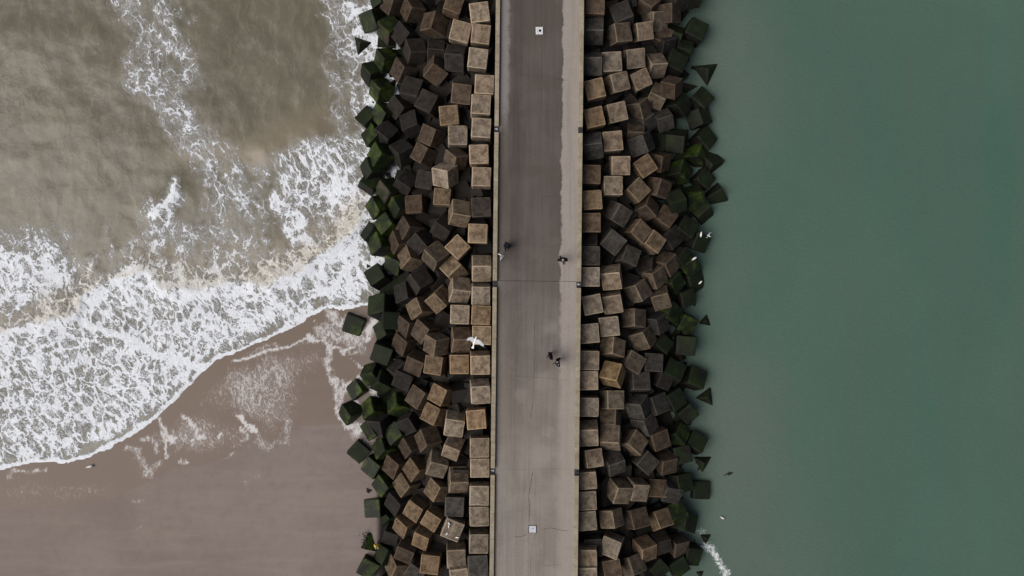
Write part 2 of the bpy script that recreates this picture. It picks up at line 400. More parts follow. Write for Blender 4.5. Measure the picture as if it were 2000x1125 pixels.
def grid_mesh(name, X, Y, Z, attrs, mat):
    ny, nx = Z.shape
    co = np.stack([*np.meshgrid(X, Y), Z], -1).reshape(-1, 3)
    i = np.arange(ny*nx).reshape(ny, nx)
    F = np.stack([i[:-1, :-1], i[:-1, 1:], i[1:, 1:], i[1:, :-1]], -1).reshape(-1, 4)
    me = bpy.data.meshes.new(name)
    me.vertices.add(len(co)); me.vertices.foreach_set('co', co.ravel().astype(np.float32))
    me.loops.add(F.size); me.loops.foreach_set('vertex_index', F.ravel().astype(np.int32))
    me.polygons.add(len(F)); me.polygons.foreach_set('loop_start', np.arange(0, F.size, 4, dtype=np.int32))
    me.polygons.foreach_set('use_smooth', np.ones(len(F), bool))
    me.update(calc_edges=True); me.validate()
    for k, a in attrs.items():
        if a.ndim == 3:
            at = me.attributes.new(k, 'FLOAT_VECTOR', 'POINT'); at.data.foreach_set('vector', a.reshape(-1).astype(np.float32))
        else:
            at = me.attributes.new(k, 'FLOAT', 'POINT'); at.data.foreach_set('value', a.reshape(-1).astype(np.float32))
    return link(name, me, mat)

SWASH = m2([(-900, 1150), (-300, 985), (0, 922), (38, 914), (95, 905), (125, 906), (164, 895), (213, 874), (266, 845), (304, 821), (327, 798), (361, 767), (403, 720),
            (422, 703), (450, 693), (475, 678), (532, 651), (570, 640), (601, 622), (639, 600), (669, 606), (704, 598), (760, 600), (1000, 560)])
def land_sd(P):                              # >0 on the beach, <0 out to sea
    d = dist_line(P, SWASH)
    yl = np.interp(P[..., 0], [p[0] for p in SWASH], [p[1] for p in SWASH])
    return np.where(P[..., 1] < yl, d, -d)
def sand_height(P, sd):
    h = np.where(sd > 0, np.minimum(sd*0.035, 0.07+sd*0.016), np.maximum(sd*0.06, -2.5))
    return np.clip(h, -2.5, 1.6)

X = axis(-56, -8.0, 0.2, -420, -0.5); Y = axis(-31, 31, 0.2, -420, 420)
GX, GY = np.meshgrid(X, Y); P = np.stack([GX, GY], -1)
sd = land_sd(P)
sdn = sd + (fbm(GX*0.9, GY*0.9, 4, 3)-0.5)*0.9 + (fbm(GX*0.16, GY*0.16, 2, 5)-0.5)*0.8
far = sst(-36, -30, GY)*sst(36, 30, GY)*sst(-64, -56, GX)

FOAM = np.zeros(GX.shape)
jx = (fbm(GX*0.55, GY*0.55, 4, 11)-0.5); jy = (fbm(GX*0.55+40, GY*0.55, 4, 12)-0.5)
PJ = P + np.stack([jx, jy], -1)*2.6          # ragged borders
def line(pts, w, d, soft=1.0, jag=True, dst=None):
    global FOAM
    a = dist_line(PJ if jag else P, m2(pts))
    FOAM = np.maximum(FOAM, d*sst(w*(1+soft), w*(1-soft)*0.5, a))
def area(pts, d, soft=2.0):
    global FOAM
    a = sd_poly(PJ, m2(pts)); FOAM = np.maximum(FOAM, d*sst(-soft*0.4, soft, a))

BORE1 = [(262, 540), (289, 537), (315, 560), (342, 570), (380, 570), (437, 556), (532, 556), (590, 530), (647, 492), (704, 440), (712, 420)]
BORE2 = [(-120, 690), (0, 655), (50, 636), (68, 628), (90, 634), (114, 626), (152, 615), (165, 575), (190, 562), (228, 548), (262, 540)]
FRONT = [(165, 632), (215, 648), (262, 665), (304, 692), (340, 703), (380, 716), (403, 720), (430, 705)]
# main foam sheet between the bores and the swash
area([(-200, 675), (0, 636), (68, 612), (150, 590), (215, 530), (285, 520), (345, 555), (440, 541), (535, 541), (600, 512), (650, 475), (720, 415), (720, 600),
      (640, 600), (600, 622), (532, 652), (475, 680), (422, 704), (361, 768), (266, 846), (164, 896), (38, 915), (-200, 970)], 0.61, 1.2)
area([(300, 560), (440, 558), (600, 530), (712, 440), (718, 590), (600, 620), (480, 670), (420, 700), (330, 640)], 0.63, 2.0)
area([(635, 520), (712, 440), (718, 600), (650, 590)], 0.76, 1.5)
area([(190, 560), (300, 575), (400, 640), (330, 690), (230, 640)], 0.70, 2.0)
area([(305, 700), (420, 600), (600, 560), (640, 600), (480, 672), (410, 716)], 0.70, 1.5)
line([(285, 548), (315, 572), (345, 584), (390, 584), (440, 570), (535, 568), (595, 545), (655, 505), (700, 470)], 0.9, 0.84, 0.8)
line([(300, 690), (340, 704), (380, 716), (405, 720)], 0.5, 0.95, 0.7)
line([(560, 640), (600, 596), (650, 560), (700, 500)], 0.8, 0.80, 0.8)
area([(380, 345), (430, 330), (520, 330), (570, 450), (480, 460), (385, 450)], 0.38, 2.5)
area([(470, 300), (520, 290), (560, 330), (540, 400), (480, 380)], 0.40, 2.0)
line([(300, 415), (285, 450), (265, 500), (250, 540)], 1.0, 0.46); line([(330, 450), (380, 470), (440, 462), (520, 475)], 1.2, 0.42)
line([(70, 640), (110, 638), (160, 625), (172, 588), (200, 570), (235, 560)], 0.8, 0.88, 0.7)
# left patch of old foam
area([(-200, 440), (0, 450), (60, 432), (120, 450), (165, 500), (195, 535), (165, 580), (110, 625), (0, 650), (-200, 660)], 0.66, 3.0)
area([(-20, 440), (110, 420), (170, 480), (60, 520), (-30, 560)], 0.50, 3.0)
# turbulent water behind the main bore
area([(285, 500), (400, 500), (560, 500), (640, 460), (700, 410), (700, 450), (600, 530), (440, 560), (345, 572), (285, 545)], 0.62, 1.5)
area([(330, 455), (420, 460), (520, 470), (620, 455), (600, 520), (430, 540), (320, 520)], 0.46, 2.0)
area([(270, 470), (330, 430), (420, 440), (520, 455), (630, 440), (640, 470), (520, 500), (300, 510)], 0.34, 2.5)
# foam near the blocks, upper right
area([(516, 295), (560, 270), (610, 250), (690, 240), (722, 250), (722, 470), (650, 480), (610, 450), (560, 420), (520, 370)], 0.58, 2.5)
area([(600, 330), (690, 290), (722, 300), (722, 470), (660, 470), (600, 400)], 0.70, 2.5)
area([(660, 380), (722, 330), (722, 480), (640, 470)], 0.86, 1.5)
line([(545, 400), (580, 440), (600, 475)], 0.9, 0.8)
# long diagonal band
line([(250, -20), (255, 20), (275, 70), (292, 112), (302, 180), (340, 220)], 1.5, 0.46)
line([(255, 115), (262, 170), (300, 190), (350, 225), (372, 282), (395, 320)], 1.2, 0.44)
line([(310, -20), (322, 10), (326, 50), (345, 92), (362, 135), (350, 172), (345, 205), (372, 240), (405, 275), (430, 300)], 1.2, 0.46)
line([(345, -20), (355, 30), (380, 45)], 0.7, 0.30)
line([(270, 60), (320, 90), (345, 100)], 0.9, 0.42); line([(300, 130), (345, 150), (390, 150)], 1.0, 0.32)
line([(250, 165), (290, 195), (330, 215)], 0.8, 0.40)
line([(318, 240), (335, 270), (365, 300), (385, 325), (420, 360)], 0.9, 0.36)
line([(340, 215), (365, 255), (395, 300), (420, 345), (430, 395), (432, 430)], 0.9, 0.48)
line([(425, 300), (445, 320), (470, 350), (480, 430)], 0.9, 0.44)
area([(235, 30), (300, 10), (390, 60), (405, 150), (400, 185), (340, 200), (250, 180)], 0.27, 2.0)
for x0, x1, y1 in ((395, 398, 440), (412, 420, 445), (438, 462, 450), (452, 486, 430), (470, 500, 420), (495, 520, 440), (505, 512, 470)):
    line([(x0, 350), ((x0+x1)/2+2, 390), (x1, y1)], 0.45, 0.36)
# small front and its trail in the middle
line([(346, 372), (330, 390), (312, 405), (300, 415)], 0.55, 0.85)
line([(345, 375), (335, 385), (318, 410), (322, 450), (305, 480), (290, 500), (270, 530)], 1.1, 0.58)
line([(285, 420), (275, 460), (282, 500)], 0.8, 0.34)
line([(215, 480), (222, 520), (226, 540)], 0.6, 0.46); line([(200, 440), (215, 490)], 0.6, 0.28)
# thin trails
line([(650, -10), (656, 40), (668, 95), (690, 150), (706, 205)], 1.4, 0.42)
line([(668, 0), (690, 60), (700, 130), (712, 180)], 1.4, 0.46); line([(700, 215), (712, 250), (715, 300)], 0.9, 0.55)
line([(645, 60), (640, 120), (660, 180), (680, 215)], 0.8, 0.34); line([(640, 230), (668, 200), (700, 205)], 0.7, 0.3)
line([(655, 225), (675, 270), (690, 300)], 1.0, 0.4)
for q in (((20, 370), (50, 400), (90, 380)), ((75, 400), (110, 410), (120, 395)), ((165, 410), (190, 408)), ((330, 300), (345, 320)), ((420, 30), (440, 60)), ((150, 300), (165, 315))):
    line(q, 0.7, 0.16)
line([(-20, 340), (40, 345), (120, 330)], 0.5, 0.10)
# crests
kx = jx*1.5+(fbm(GX*1.7, GY*1.7, 3, 61)-0.5)*1.3; ky = jy*1.5+(fbm(GX*1.7+9, GY*1.7, 3, 62)-0.5)*1.3
cr1 = dist_line(P + np.stack([kx, ky], -1), m2(BORE1)); cr2 = dist_line(P + np.stack([kx, ky], -1), m2(BORE2)); cr3 = dist_line(P+np.stack([jx, jy], -1)*0.5, m2(FRONT))
FOAM = np.maximum(FOAM, 0.92*sst(1.1, 0.1, cr1)*(0.75+0.4*fbm(GX, GY, 3, 31)))
FOAM = np.maximum(FOAM, 0.88*sst(1.0, 0.1, cr2)*(0.75+0.4*fbm(GX, GY, 3, 32))); FOAM = np.maximum(FOAM, 1.0*sst(0.7, 0.15, cr3))
FOAM = FOAM*sst(0.4, -0.1, sdn)
FOAM = np.maximum(FOAM, 1.15*sst(-0.75, -0.10, sdn)*sst(1.2, 0.2, sdn)*np.where(GY > -30, 1, 1))
# churn against the blocks
FOAM = np.maximum(FOAM, 0.75*sst(m2([(700, 0)])[0][0], m2([(716, 0)])[0][0], GX+jx)*sst(-0.5, -2.5, sd)*sst(31, 28, GY)*(0.6+0.6*fbm(GX*0.3, GY*0.3, 2, 8)))
out = 1-far
FOAM = FOAM*far + out*0.35*sst(0.5, 0.75, fbm(GX*0.06, GY*0.06, 3, 60))
for q, w, dd in (([(712, 358), (735, 345), (775, 328)], 0.6, 0.9), ([(705, 525), (725, 515), (752, 503)], 0.45, 0.95), ([(755, 535), (775, 545)], 0.6, 0.35), ([(672, 10), (700, 20)], 0.7, 0.8), ([(745, 30), (750, 40)], 0.3, 0.6), ([(700, 60), (720, 78), (735, 85)], 0.6, 0.8), ([(704, 105), (720, 125), (735, 160)], 0.5, 0.7), ([(748, 152), (765, 158)], 0.3, 0.6), ([(712, 195), (722, 208)], 0.5, 0.8), ([(690, 620), (720, 590)], 0.5, 0.6)):
    line(q, w, dd, 0.8)
def behind(L, wide):                          # strip on the seaward side of a bore
    xs = [p[0] for p in m2(L)]; ys = [p[1] for p in m2(L)]
    dy = GY - np.interp(GX, xs, ys) + jx*1.2
    inx = sst(xs[0]-1.5, xs[0]+1, GX)*sst(xs[-1]+1.5, xs[-1]-1, GX)
    return sst(-0.1, 0.5, dy)*sst(wide, wide*0.35, dy)*inx, dy, inx
r1, dy1, in1 = behind(BORE1, 1.9); r2, dy2, in2 = behind(BORE2, 1.6)
FOAM = np.maximum(FOAM, np.maximum(r1*0.80, r2*0.62)*(0.8+0.3*fbm(GX*0.8, GY*0.8, 3, 25)))
b1, dy1, in1 = behind(BORE1, 4.6); b2, dy2, in2 = behind(BORE2, 4.8)
an = sst(0.36, 0.58, fbm(GX*0.28, GY*0.28, 3, 27)); b2 = b2*sst(m2([(60, 0)])[0][0], m2([(85, 0)])[0][0], GX)
b1 = b1*(0.45+0.55*an); b2 = b2*(0.3+0.7*an)
BEIGE = np.clip(np.maximum(np.maximum(b1*0.9, b2*0.8), np.maximum(r1*0.75, r2*0.7)), 0, 1)
FOAM = np.maximum(FOAM, b1*(0.42+0.45*fbm(GX*0.7, GY*0.7, 3, 21))); FOAM = np.maximum(FOAM, b2*(0.40+0.45*fbm(GX*0.7, GY*0.7, 3, 22)))
SILT = np.clip(0.75*sst(5.5, 0.5, dist_line(P, m2([(345, 372), (390, 340), (440, 330)])))*sst(-1, 1.5, GY-12.3) +
               0.6*sst(3.0, 0.3, dist_line(PJ, m2([(515, 300), (560, 262), (620, 235)]))) +
               0.7*sst(3.0, 0.4, np.abs(dy1-2.6))*in1 + 0.55*sst(2.5, 0.3, dist_line(PJ, m2([(0, 622), (60, 615)]))), 0, 1)
# surface relief
deep = sst(-0.5, -9, sd)
Z = (fbm(GX*0.14+GY*0.05, GY*0.20, 3, 41)-0.5)*0.22*deep + (fbm(GX*0.55, GY*0.55, 3, 42)-0.5)*0.14*sst(-0.3, -5, sd)
for b, dy, inx, hgt in ((b1, dy1, in1, 0.32), (b2, dy2, in2, 0.26)):
    Z = Z + hgt*inx*np.where(dy > 0, np.exp(-dy/3.2), np.exp(dy/0.9)) + b*(fbm(GX*1.6, GY*1.6, 3, 51)-0.5)*0.34
xs = [p[0] for p in m2([(345, 375), (312, 405)])]
small = dist_line(P, m2([(347, 370), (330, 390), (305, 412)])); Z = Z + 0.3*np.exp(-(small/1.1)**2)
small = dist_line(P, m2([(520, 295), (560, 272), (610, 248)])); Z = Z + 0.25*np.exp(-(small/1.3)**2)
Z = Z + 0.05*np.clip(FOAM, 0, 1)*fbm(GX*2.2, GY*2.2, 2, 71)
Z = Z*sst(0.0, -2.5, sd) + 0.035*sst(0.2, -0.3, sdn)
Z = np.where(sdn > 0, -0.02-0.05*np.clip(sdn, 0, 12), Z)
Z = Z*far + (1-far)*np.where(sd > 0, -0.3, 0) - 1.2*sst(-11.4, -10.2, GX)
# coordinates carried along by the water: streaks stretched down-wave
ang = R(-62)
fu = GX*math.cos(ang)+GY*math.sin(ang); fv = -GX*math.sin(ang)+GY*math.cos(ang)
wx = (fbm(GX*0.11, GY*0.11, 3, 101)-0.5)*3.0; wy = (fbm(GX*0.11+30, GY*0.11, 3, 102)-0.5)*3.0
FLOW = np.stack([fu*0.86+wx, fv*1.25+wy, np.zeros_like(fu)], -1)
sea = grid_mesh('sea', X, Y, Z, dict(foam=np.clip(FOAM, 0, 1.1), beige=BEIGE, flow=FLOW, silt=SILT), M_SEA); tag(sea, kind='structure')

# beach
X = axis(-56, -8.0, 0.22, -420, 0.0); Y = axis(-31, 8, 0.22, -420, 420)
GX, GY = np.meshgrid(X, Y); P = np.stack([GX, GY], -1); sd = land_sd(P)
jx = (fbm(GX*0.5, GY*0.5, 4, 13)-0.5); jy = (fbm(GX*0.5+40, GY*0.5, 4, 14)-0.5)
PJ = P + np.stack([jx, jy], -1)*1.6 + np.stack([fbm(GX*1.5, GY*1.5, 3, 23)-0.5, fbm(GX*1.5+7, GY*1.5, 3, 24)-0.5], -1)*0.9
FOAM = np.zeros(GX.shape)
area([(405, 735), (450, 710), (520, 680), (600, 665), (640, 680), (650, 700), (600, 760), (580, 830), (540, 860), (500, 850), (480, 820), (400, 800), (355, 790)], 0.42, 2.5)
area([(440, 710), (520, 672), (600, 660), (640, 670), (570, 680), (520, 692), (470, 706)], 0.6, 0.8)
area([(598, 648), (640, 615), (690, 606), (716, 606), (716, 688), (690, 692), (650, 682), (615, 668)], 0.58, 1.0)
area([(602, 650), (650, 640), (700, 660), (708, 690), (660, 690), (620, 668)], 0.50, 1.5)
area([(330, 810), (400, 790), (480, 830), (530, 850), (470, 890), (420, 905), (340, 900), (280, 880), (230, 880)], 0.36, 2.5)
area([(0, 935), (80, 925), (160, 935), (240, 930), (230, 975), (130, 990), (60, 990), (0, 985)], 0.34, 2.5)
area([(240, 915), (300, 890), (310, 930), (270, 945)], 0.26, 1.5)
line([(455, 706), (487, 699), (521, 685), (567, 677), (582, 668), (597, 661)], 0.13, 0.9, 0.6, False); line([(597, 661), (610, 668), (624, 670), (650, 680), (676, 690), (700, 688)], 0.13, 0.8, 0.6)
line([(610, 630), (620, 655), (660, 690), (690, 700), (702, 720)], 0.14, 0.62, 0.6)
line([(640, 600), (660, 630), (690, 650)], 0.6, 0.7)
line([(630, 672), (642, 700), (655, 725), (652, 760), (655, 790), (664, 815), (680, 835), (700, 848)], 0.32, 0.7)
line([(668, 740), (662, 770), (660, 800)], 0.3, 0.6)
line([(312, 820), (315, 845), (322, 865), (328, 890)], 0.24, 0.85); line([(355, 808), (368, 830), (378, 850), (390, 858)], 0.22, 0.8)
line([(467, 808), (475, 825), (492, 845)], 0.24, 0.95); line([(335, 858), (342, 860)], 0.35, 0.95); line([(395, 852), (397, 855)], 0.2, 0.9); line([(420, 852), (424, 850)], 0.2, 0.9)
line([(460, 840), (465, 845)], 0.2, 0.9); line([(366, 870), (368, 871)], 0.15, 0.9); line([(285, 860), (300, 872), (305, 885)], 0.3, 0.6)
line([(255, 880), (280, 900), (290, 930), (310, 905)], 0.35, 0.45); line([(350, 905), (355, 910), (362, 905)], 0.2, 0.6); line([(470, 860), (478, 858), (475, 835)], 0.2, 0.5)
for q, w, dd in (([(712, 655), (722, 635), (743, 615)], 0.55, 0.95), ([(700, 735), (718, 738), (732, 724)], 0.5, 0.9), ([(738, 772), (758, 778), (748, 790)], 0.5, 0.9), ([(692, 792), (702, 786)], 0.3, 0.85), ([(672, 765), (676, 745), (690, 738)], 0.3, 0.8), ([(720, 862), (728, 872)], 0.2, 0.6), ([(690, 840), (704, 834)], 0.35, 0.85)):
    line(q, w, dd, 0.8)
line([(503, 855), (520, 870), (540, 870), (556, 850), (560, 800)], 0.5, 0.42); line([(440, 895), (452, 885)], 0.25, 0.5); line([(345, 908), (352, 908)], 0.2, 0.7)
line([(20, 926), (55, 924), (75, 913), (90, 910)], 0.25, 0.6, 0.8); line([(262, 983), (285, 978)], 0.3, 0.4); line([(480, 945), (505, 928)], 0.4, 0.32); line([(270, 1030), (282, 1022)], 0.2, 0.32)
FOAM = FOAM*np.maximum(sst(-1.0, 0.3, sd), (GX > -14.9))
WET = np.clip(sst(14, 0.5, sd)*0.95*sst(-56, -50, GX), 0, 1); WET = WET*(0.75+0.4*fbm(GX*0.2, GY*0.2, 3, 81))
EDGE = m2([(-300, 1040), (0, 990), (60, 993), (130, 990), (230, 972), (300, 935), (345, 915), (400, 905), (440, 893), (480, 868), (505, 868), (540, 873), (558, 850), (562, 832), (620, 832), (680, 822), (720, 800)])
ye = np.interp(GX, [q[0] for q in EDGE], [q[1] for q in EDGE]); film = sst(-0.15, 0.15, GY-ye+jx*0.5)
WET = np.clip(0.35*WET+0.6*film*sst(m2([(708, 0)])[0][0], m2([(690, 0)])[0][0], GX), 0, 1)
Z = sand_height(P, sd) - 1.6*sst(-13.4, -12.0, GX) + 0.05*(fbm(GX*0.2, GY*0.2, 3, 91)-0.5)*sst(1, 6, sd)
FLOW = np.stack([GX*0.95+GY*0.2, GY*0.5, np.zeros_like(GX)], -1)
beach = grid_mesh('beach', X, Y, Z, dict(foam=np.clip(FOAM, 0, 1), wet=np.clip(WET, 0, 1), flow=FLOW), M_SAND); tag(beach, kind='structure')

# harbour water, right
X = axis(8, 58, 0.4, -0.5, 420); Y = axis(-31, 31, 0.4, -420, 420)
GX, GY = np.meshgrid(X, Y); P = np.stack([GX, GY], -1)
jx = (fbm(GX*0.5, GY*0.5, 4, 15)-0.5); jy = (fbm(GX*0.5+40, GY*0.5, 4, 16)-0.5); PJ = P + np.stack([jx, jy], -1)*0.8
FOAM = np.zeros(GX.shape)
line([(1376, 1068), (1390, 1072), (1400, 1092), (1415, 1118), (1430, 1150)], 0.40, 0.8); line([(1363, 1040), (1372, 1040)], 0.4, 0.55)
XW = [p[0] for p in m2([(1392, 0)])][0]
shore = GX - XW - 0.6*np.sin(GY*0.3)
CLEAR = np.clip(sst(0.6, -2.4, shore + jx*1.5), 0, 1)
SILT = np.clip(0.55*sst(9, 0.5, shore+jx*4)*(0.5+0.6*fbm(GX*0.1, GY*0.1, 2, 5)) +
               0.5*sst(9, 1, dist_line(PJ, m2([(1450, 800), (1480, 920), (1500, 1010), (1530, 1100)]))) + 0.35*sst(8, 1, dist_line(PJ, m2([(1420, 80), (1500, 200)]))), 0, 1)
Z = (fbm(GX*0.4, GY*0.4, 2, 17)-0.5)*0.03
har = grid_mesh('harbour_water', X, Y, Z, dict(foam=FOAM, clear=CLEAR, silt=SILT), M_HAR); tag(har, kind='structure')
bm = bmesh.new(); box(bm, (200, 0, -2.6), (402, 840, 0.2)); sb = bm_obj('seabed', bm, simple_mat('silt_bed', (0.10, 0.11, 0.085), 0.9, 0.2, 0.4)); tag(sb, kind='structure')

# ------------------------------------------------------------------ pier
PROT = -0.0111
def pier(u, v, z=6.0): return Vector((2.245+u+0.0111*v, v-0.0111*u, z))
def pier_obj(name, bm, mats, parent=None):
    o = bm_obj(name, bm, mats)
    if parent is None: o.location = (2.245, 0, 6.0); o.rotation_euler = (0, 0, PROT)
    else: o.parent = parent
    return o
bm = bmesh.new()
cuts = [-75, 0.63, 75]
for a, b in zip(cuts[:-1], cuts[1:]):
    box(bm, (0, (a+b)/2, -0.15), (7.98, b-a-(0.03 if 0.63 in (a, b) else 0.006), 0.3), 0.008)
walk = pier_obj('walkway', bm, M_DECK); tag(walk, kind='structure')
bm = bmesh.new(); box(bm, (0, 0, -4.4), (7.7, 150, 8.2)); pw = pier_obj('pier_body', bm, M_WALL); tag(pw, kind='structure')
# fine cracks of the paving: thin ribbons of shadowed gap
def ribbon(bm, pts, w, z=0.004, jag=0.05):
    P2 = []
    for (a, b) in zip(pts[:-1], pts[1:]):
        n = max(2, int(math.dist(a, b)/0.12))
        for i in range(n): P2.append((a[0]+(b[0]-a[0])*i/n+random.uniform(-jag, jag)*0.5, a[1]+(b[1]-a[1])*i/n+random.uniform(-jag, jag)*0.5))
    P2.append(pts[-1]); prev = None
    for i, p in enumerate(P2):
        q = P2[min(i+1, len(P2)-1)]; o = P2[max(0, i-1)]
        d = Vector((q[0]-o[0], q[1]-o[1])); d = d.normalized() if d.length > 0 else Vector((1, 0)); nrm = Vector((-d.y, d.x))
        ww = 0.65*w*random.uniform(0.35, 1.1)*(0.25 if i in (0, len(P2)-1) else 1)
        A = bm.verts.new((p[0]+nrm.x*ww/2, p[1]+nrm.y*ww/2, z)); B = bm.verts.new((p[0]-nrm.x*ww/2, p[1]-nrm.y*ww/2, z))
        if prev: bm.faces.new((prev[0], A, B, prev[1]))
        prev = (A, B)
def uv_of(px, py):
    w = place(px, py, 6.0); return ((w.x-2.245)-0.0111*w.y, w.y+0.0111*(w.x-2.245))
for pts, w in (([(1058, 0), (1057, 60), (1058, 130), (1057, 200), (1056, 300)], 0.035), ([(1044, 630), (1045, 700), (1043, 745), (1041, 790), (1038, 800), (1036, 820)], 0.05),
               ([(1040, 920), (1036, 950), (1032, 970), (1035, 990), (1033, 1020)], 0.06), ([(1040, 1060), (1037, 1090), (1036, 1125)], 0.035),
               ([(1000, 1049), (1015, 1048), (1030, 1044)], 0.06), ([(1055, 1035), (1075, 1031), (1090, 1034), (1112, 1037)], 0.055),
               ([(1063, 1105), (1080, 1103), (1096, 1103)], 0.035), ([(1075, 151), (1090, 154), (1106, 157)], 0.06), ([(982, 75), (990, 73)], 0.05),
               ([(1008, 145), (1040, 148), (1075, 151)], 0.025), ([(1005, 735), (1050, 737), (1110, 742)], 0.025), ([(1060, 382), (1075, 385), (1090, 380)], 0.035),
               ([(1080, 247), (1100, 247), (1109, 248)], 0.03), ([(968, 916), (1020, 917), (1080, 915), (1119, 917)], 0.018), ([(1008, 0), (1006, 90), (1005, 200), (1004, 330)], 0.03), ([(1010, 735), (1022, 732)], 0.05), ([(1083, 970), (1086, 978)], 0.05), ([(1095, 460), (1097, 478)], 0.05)):
    bm = bmesh.new(); ribbon(bm, [uv_of(*p) for p in pts], w); o = bm_obj('crack', bm, M_CRACK, walk)

# kerbs, one piece per slab
GAPS = [(14.62, 14.07), (0.62, 0.05), (-16.35, -16.95)]
SPANS = [(31, 14.62), (14.07, 0.62), (0.05, -16.35), (-16.95, -31)]
OFFS = {'left': [0, 0, 0, 0], 'right': [0, 0, 0, 0]}
where = ['from the photo\'s top edge to the upper gap', 'between the upper and middle gaps', 'between the middle and lower gaps', 'from the lower gap to the photo\'s bottom edge']
for side, s in (('left', -1), ('right', 1)):
    for k, (a, b) in enumerate(SPANS):
        bm = bmesh.new(); L = a-b
        for i in range(int(L/1.2)+1):            # cast in short bays, barely out of line
            y0 = b+L*i/(int(L/1.2)+1); y1 = b+L*(i+1)/(int(L/1.2)+1)
            dx = random.uniform(-0.006, 0.006)
            box(bm, (s*3.80+dx, (y0+y1)/2, 0.14), (0.385, y1-y0-0.006, 0.27), 0.025)
        o = pier_obj('kerb', bm, M_KERB)
        tag(o, f'long {side} concrete kerb {where[k]}', 'kerb', 'concrete kerbs along the walkway')
nm = ['upper', 'middle', 'lower']
for side, s in (('left', -1), ('right', 1)):
    for k, (a, b) in enumerate(GAPS):
        c = (a+b)/2
        t = empty('drain_outlet', pier(s*3.80, c), PROT); tag(t, f'dark drain outlet in the {nm[k]} gap of the {side} kerb', 'drain', 'drains in the kerb gaps')
        bm = bmesh.new(); box(bm, (0, 0, 0.025), (0.40, abs(a-b)-0.02, 0.05), 0.006); bm_obj('tray', bm, M_GREY, t)
        bm = bmesh.new(); box(bm, (0.0, -0.19, 0.06), (0.34, 0.06, 0.03), 0.005); bm_obj('slot', bm, M_BLACK, t)
        bm = bmesh.new(); tube(bm, [(-0.05*s, 0.12, 0.08), (0.05*s, 0.02, 0.09), (0.17*s, 0.06, 0.07)], 0.03, 8); ellip(bm, (-0.05*s, 0.02, 0.075), (0.07, 0.06, 0.03)); bm_obj('pipe_stub', bm, M_PLATE2 if (k+(s > 0)) % 2 == 0 else M_GREY, t)

# plates on the deck
t = empty('post_base', place(1053.4, 60.5, 6.0), 0.02); tag(t, 'square white post base with a dark round hole near the upper deck end', 'base plate')
bm = bmesh.new(); box(bm, (0, 0, 0.05), (0.65, 0.67, 0.10), 0.02); bm_obj('plate', bm, M_PLATE, t)
bm = bmesh.new(); tube(bm, [(0.05, -0.01, 0.10), (0.05, -0.01, 0.13)], [0.115, 0.115], 20); bm_obj('socket', bm, M_BLACK, t)
for x, y in ((-0.17, 0.13), (-0.0, 0.24), (-0.18, -0.1), (0.22, -0.17)):
    bm = bmesh.new(); tube(bm, [(x, y, 0.10), (x, y, 0.125)], [0.03, 0.026], 8); bm_obj('bolt', bm, M_GREY, t)
bm = bmesh.new(); ribbon(bm, [(-0.11, -0.2), (-0.12, -0.28), (-0.11, -0.335)], 0.05, 0.104, 0.01); bm_obj('crack', bm, M_CRACK, t)
t = empty('inspection_cover', place(1040.2, 1033.3, 6.0), 0.0); tag(t, 'plain pale grey square cover in the cracked lower deck', 'cover')
bm = bmesh.new(); box(bm, (0, 0, 0.03), (0.62, 0.62, 0.06), 0.015); bm_obj('plate', bm, M_PLATE2, t)
bm = bmesh.new(); tube(bm, [(0.03, 0.08, 0.06), (0.03, 0.08, 0.07)], [0.05, 0.045], 12); bm_obj('lifting_eye', bm, M_GREY, t)
bm = bmesh.new()
for x, y, sx, sy in ((0, 0.335, 0.74, 0.05), (0, -0.335, 0.74, 0.05), (-0.345, 0, 0.05, 0.62), (0.345, 0, 0.05, 0.62)): box(bm, (x, y, 0.008), (sx, sy, 0.016))
bm_obj('rim', bm, M_CRACK, t)  # shadow line round the cover, put in as dark strips

# ------------------------------------------------------------------ breakwater blocks
def block_mesh(seed):
    rnd = random.Random(seed)
    g = [-1, -.97, -.92, -.85, -.62, -.3, 0, .3, .62, .85, .92, .97, 1]; h = 0.9
    bm = bmesh.new(); cache = {}
    def vert(p):
        k = tuple(round(x, 4) for x in p)
        if k not in cache: cache[k] = bm.verts.new(k)
        return cache[k]
    for ax in range(3):
        for sg in (-1, 1):
            for i in range(12):
                for j in range(12):
                    q = []
                    for a, b in ((i, j), (i+1, j), (i+1, j+1), (i, j+1)):
                        p = [0, 0, 0]; p[ax] = sg; p[(ax+1) % 3] = g[a]; p[(ax+2) % 3] = g[b]; q.append(vert(p))
                    bm.faces.new(q if sg > 0 else q[::-1])
    ox, oy = rnd.uniform(0, 90), rnd.uniform(0, 90)
    co = np.array([v.co[:] for v in bm.verts])
    nz = fbm(co[:, 0]*2.3+ox+co[:, 2]*1.7, co[:, 1]*2.3+oy+co[:, 2]*1.1, 3, seed)
    nl = fbm(co[:, 0]*0.9+ox, co[:, 1]*0.9+oy+co[:, 2]*0.8, 2, seed+5)
    rad = 0.055 + 0.38*np.clip(nz-0.52, 0, 1) + 0.05*nl      # worn and chipped arrises
    inner = np.clip(co, -(1-rad)[:, None], (1-rad)[:, None]); d = co-inner; L = np.linalg.norm(d, axis=1)
    keep = L > 1e-6
    newc = co.copy(); newc[keep] = inner[keep] + d[keep]/L[keep][:, None]*rad[keep][:, None]
    newc = newc*h
    newc += (newc/np.maximum(np.linalg.norm(newc, axis=1)[:, None], 1e-6))*((nl-0.5)*0.035)[:, None]
    for v, c in zip(bm.verts, newc): v.co = c
    me = bpy.data.meshes.new('concrete_block'); bm.to_mesh(me); bm.free(); me.materials.append(M_BLOCK)
    for p in me.polygons: p.use_smooth = True
    return me
BM = [block_mesh(i) for i in range(10)]
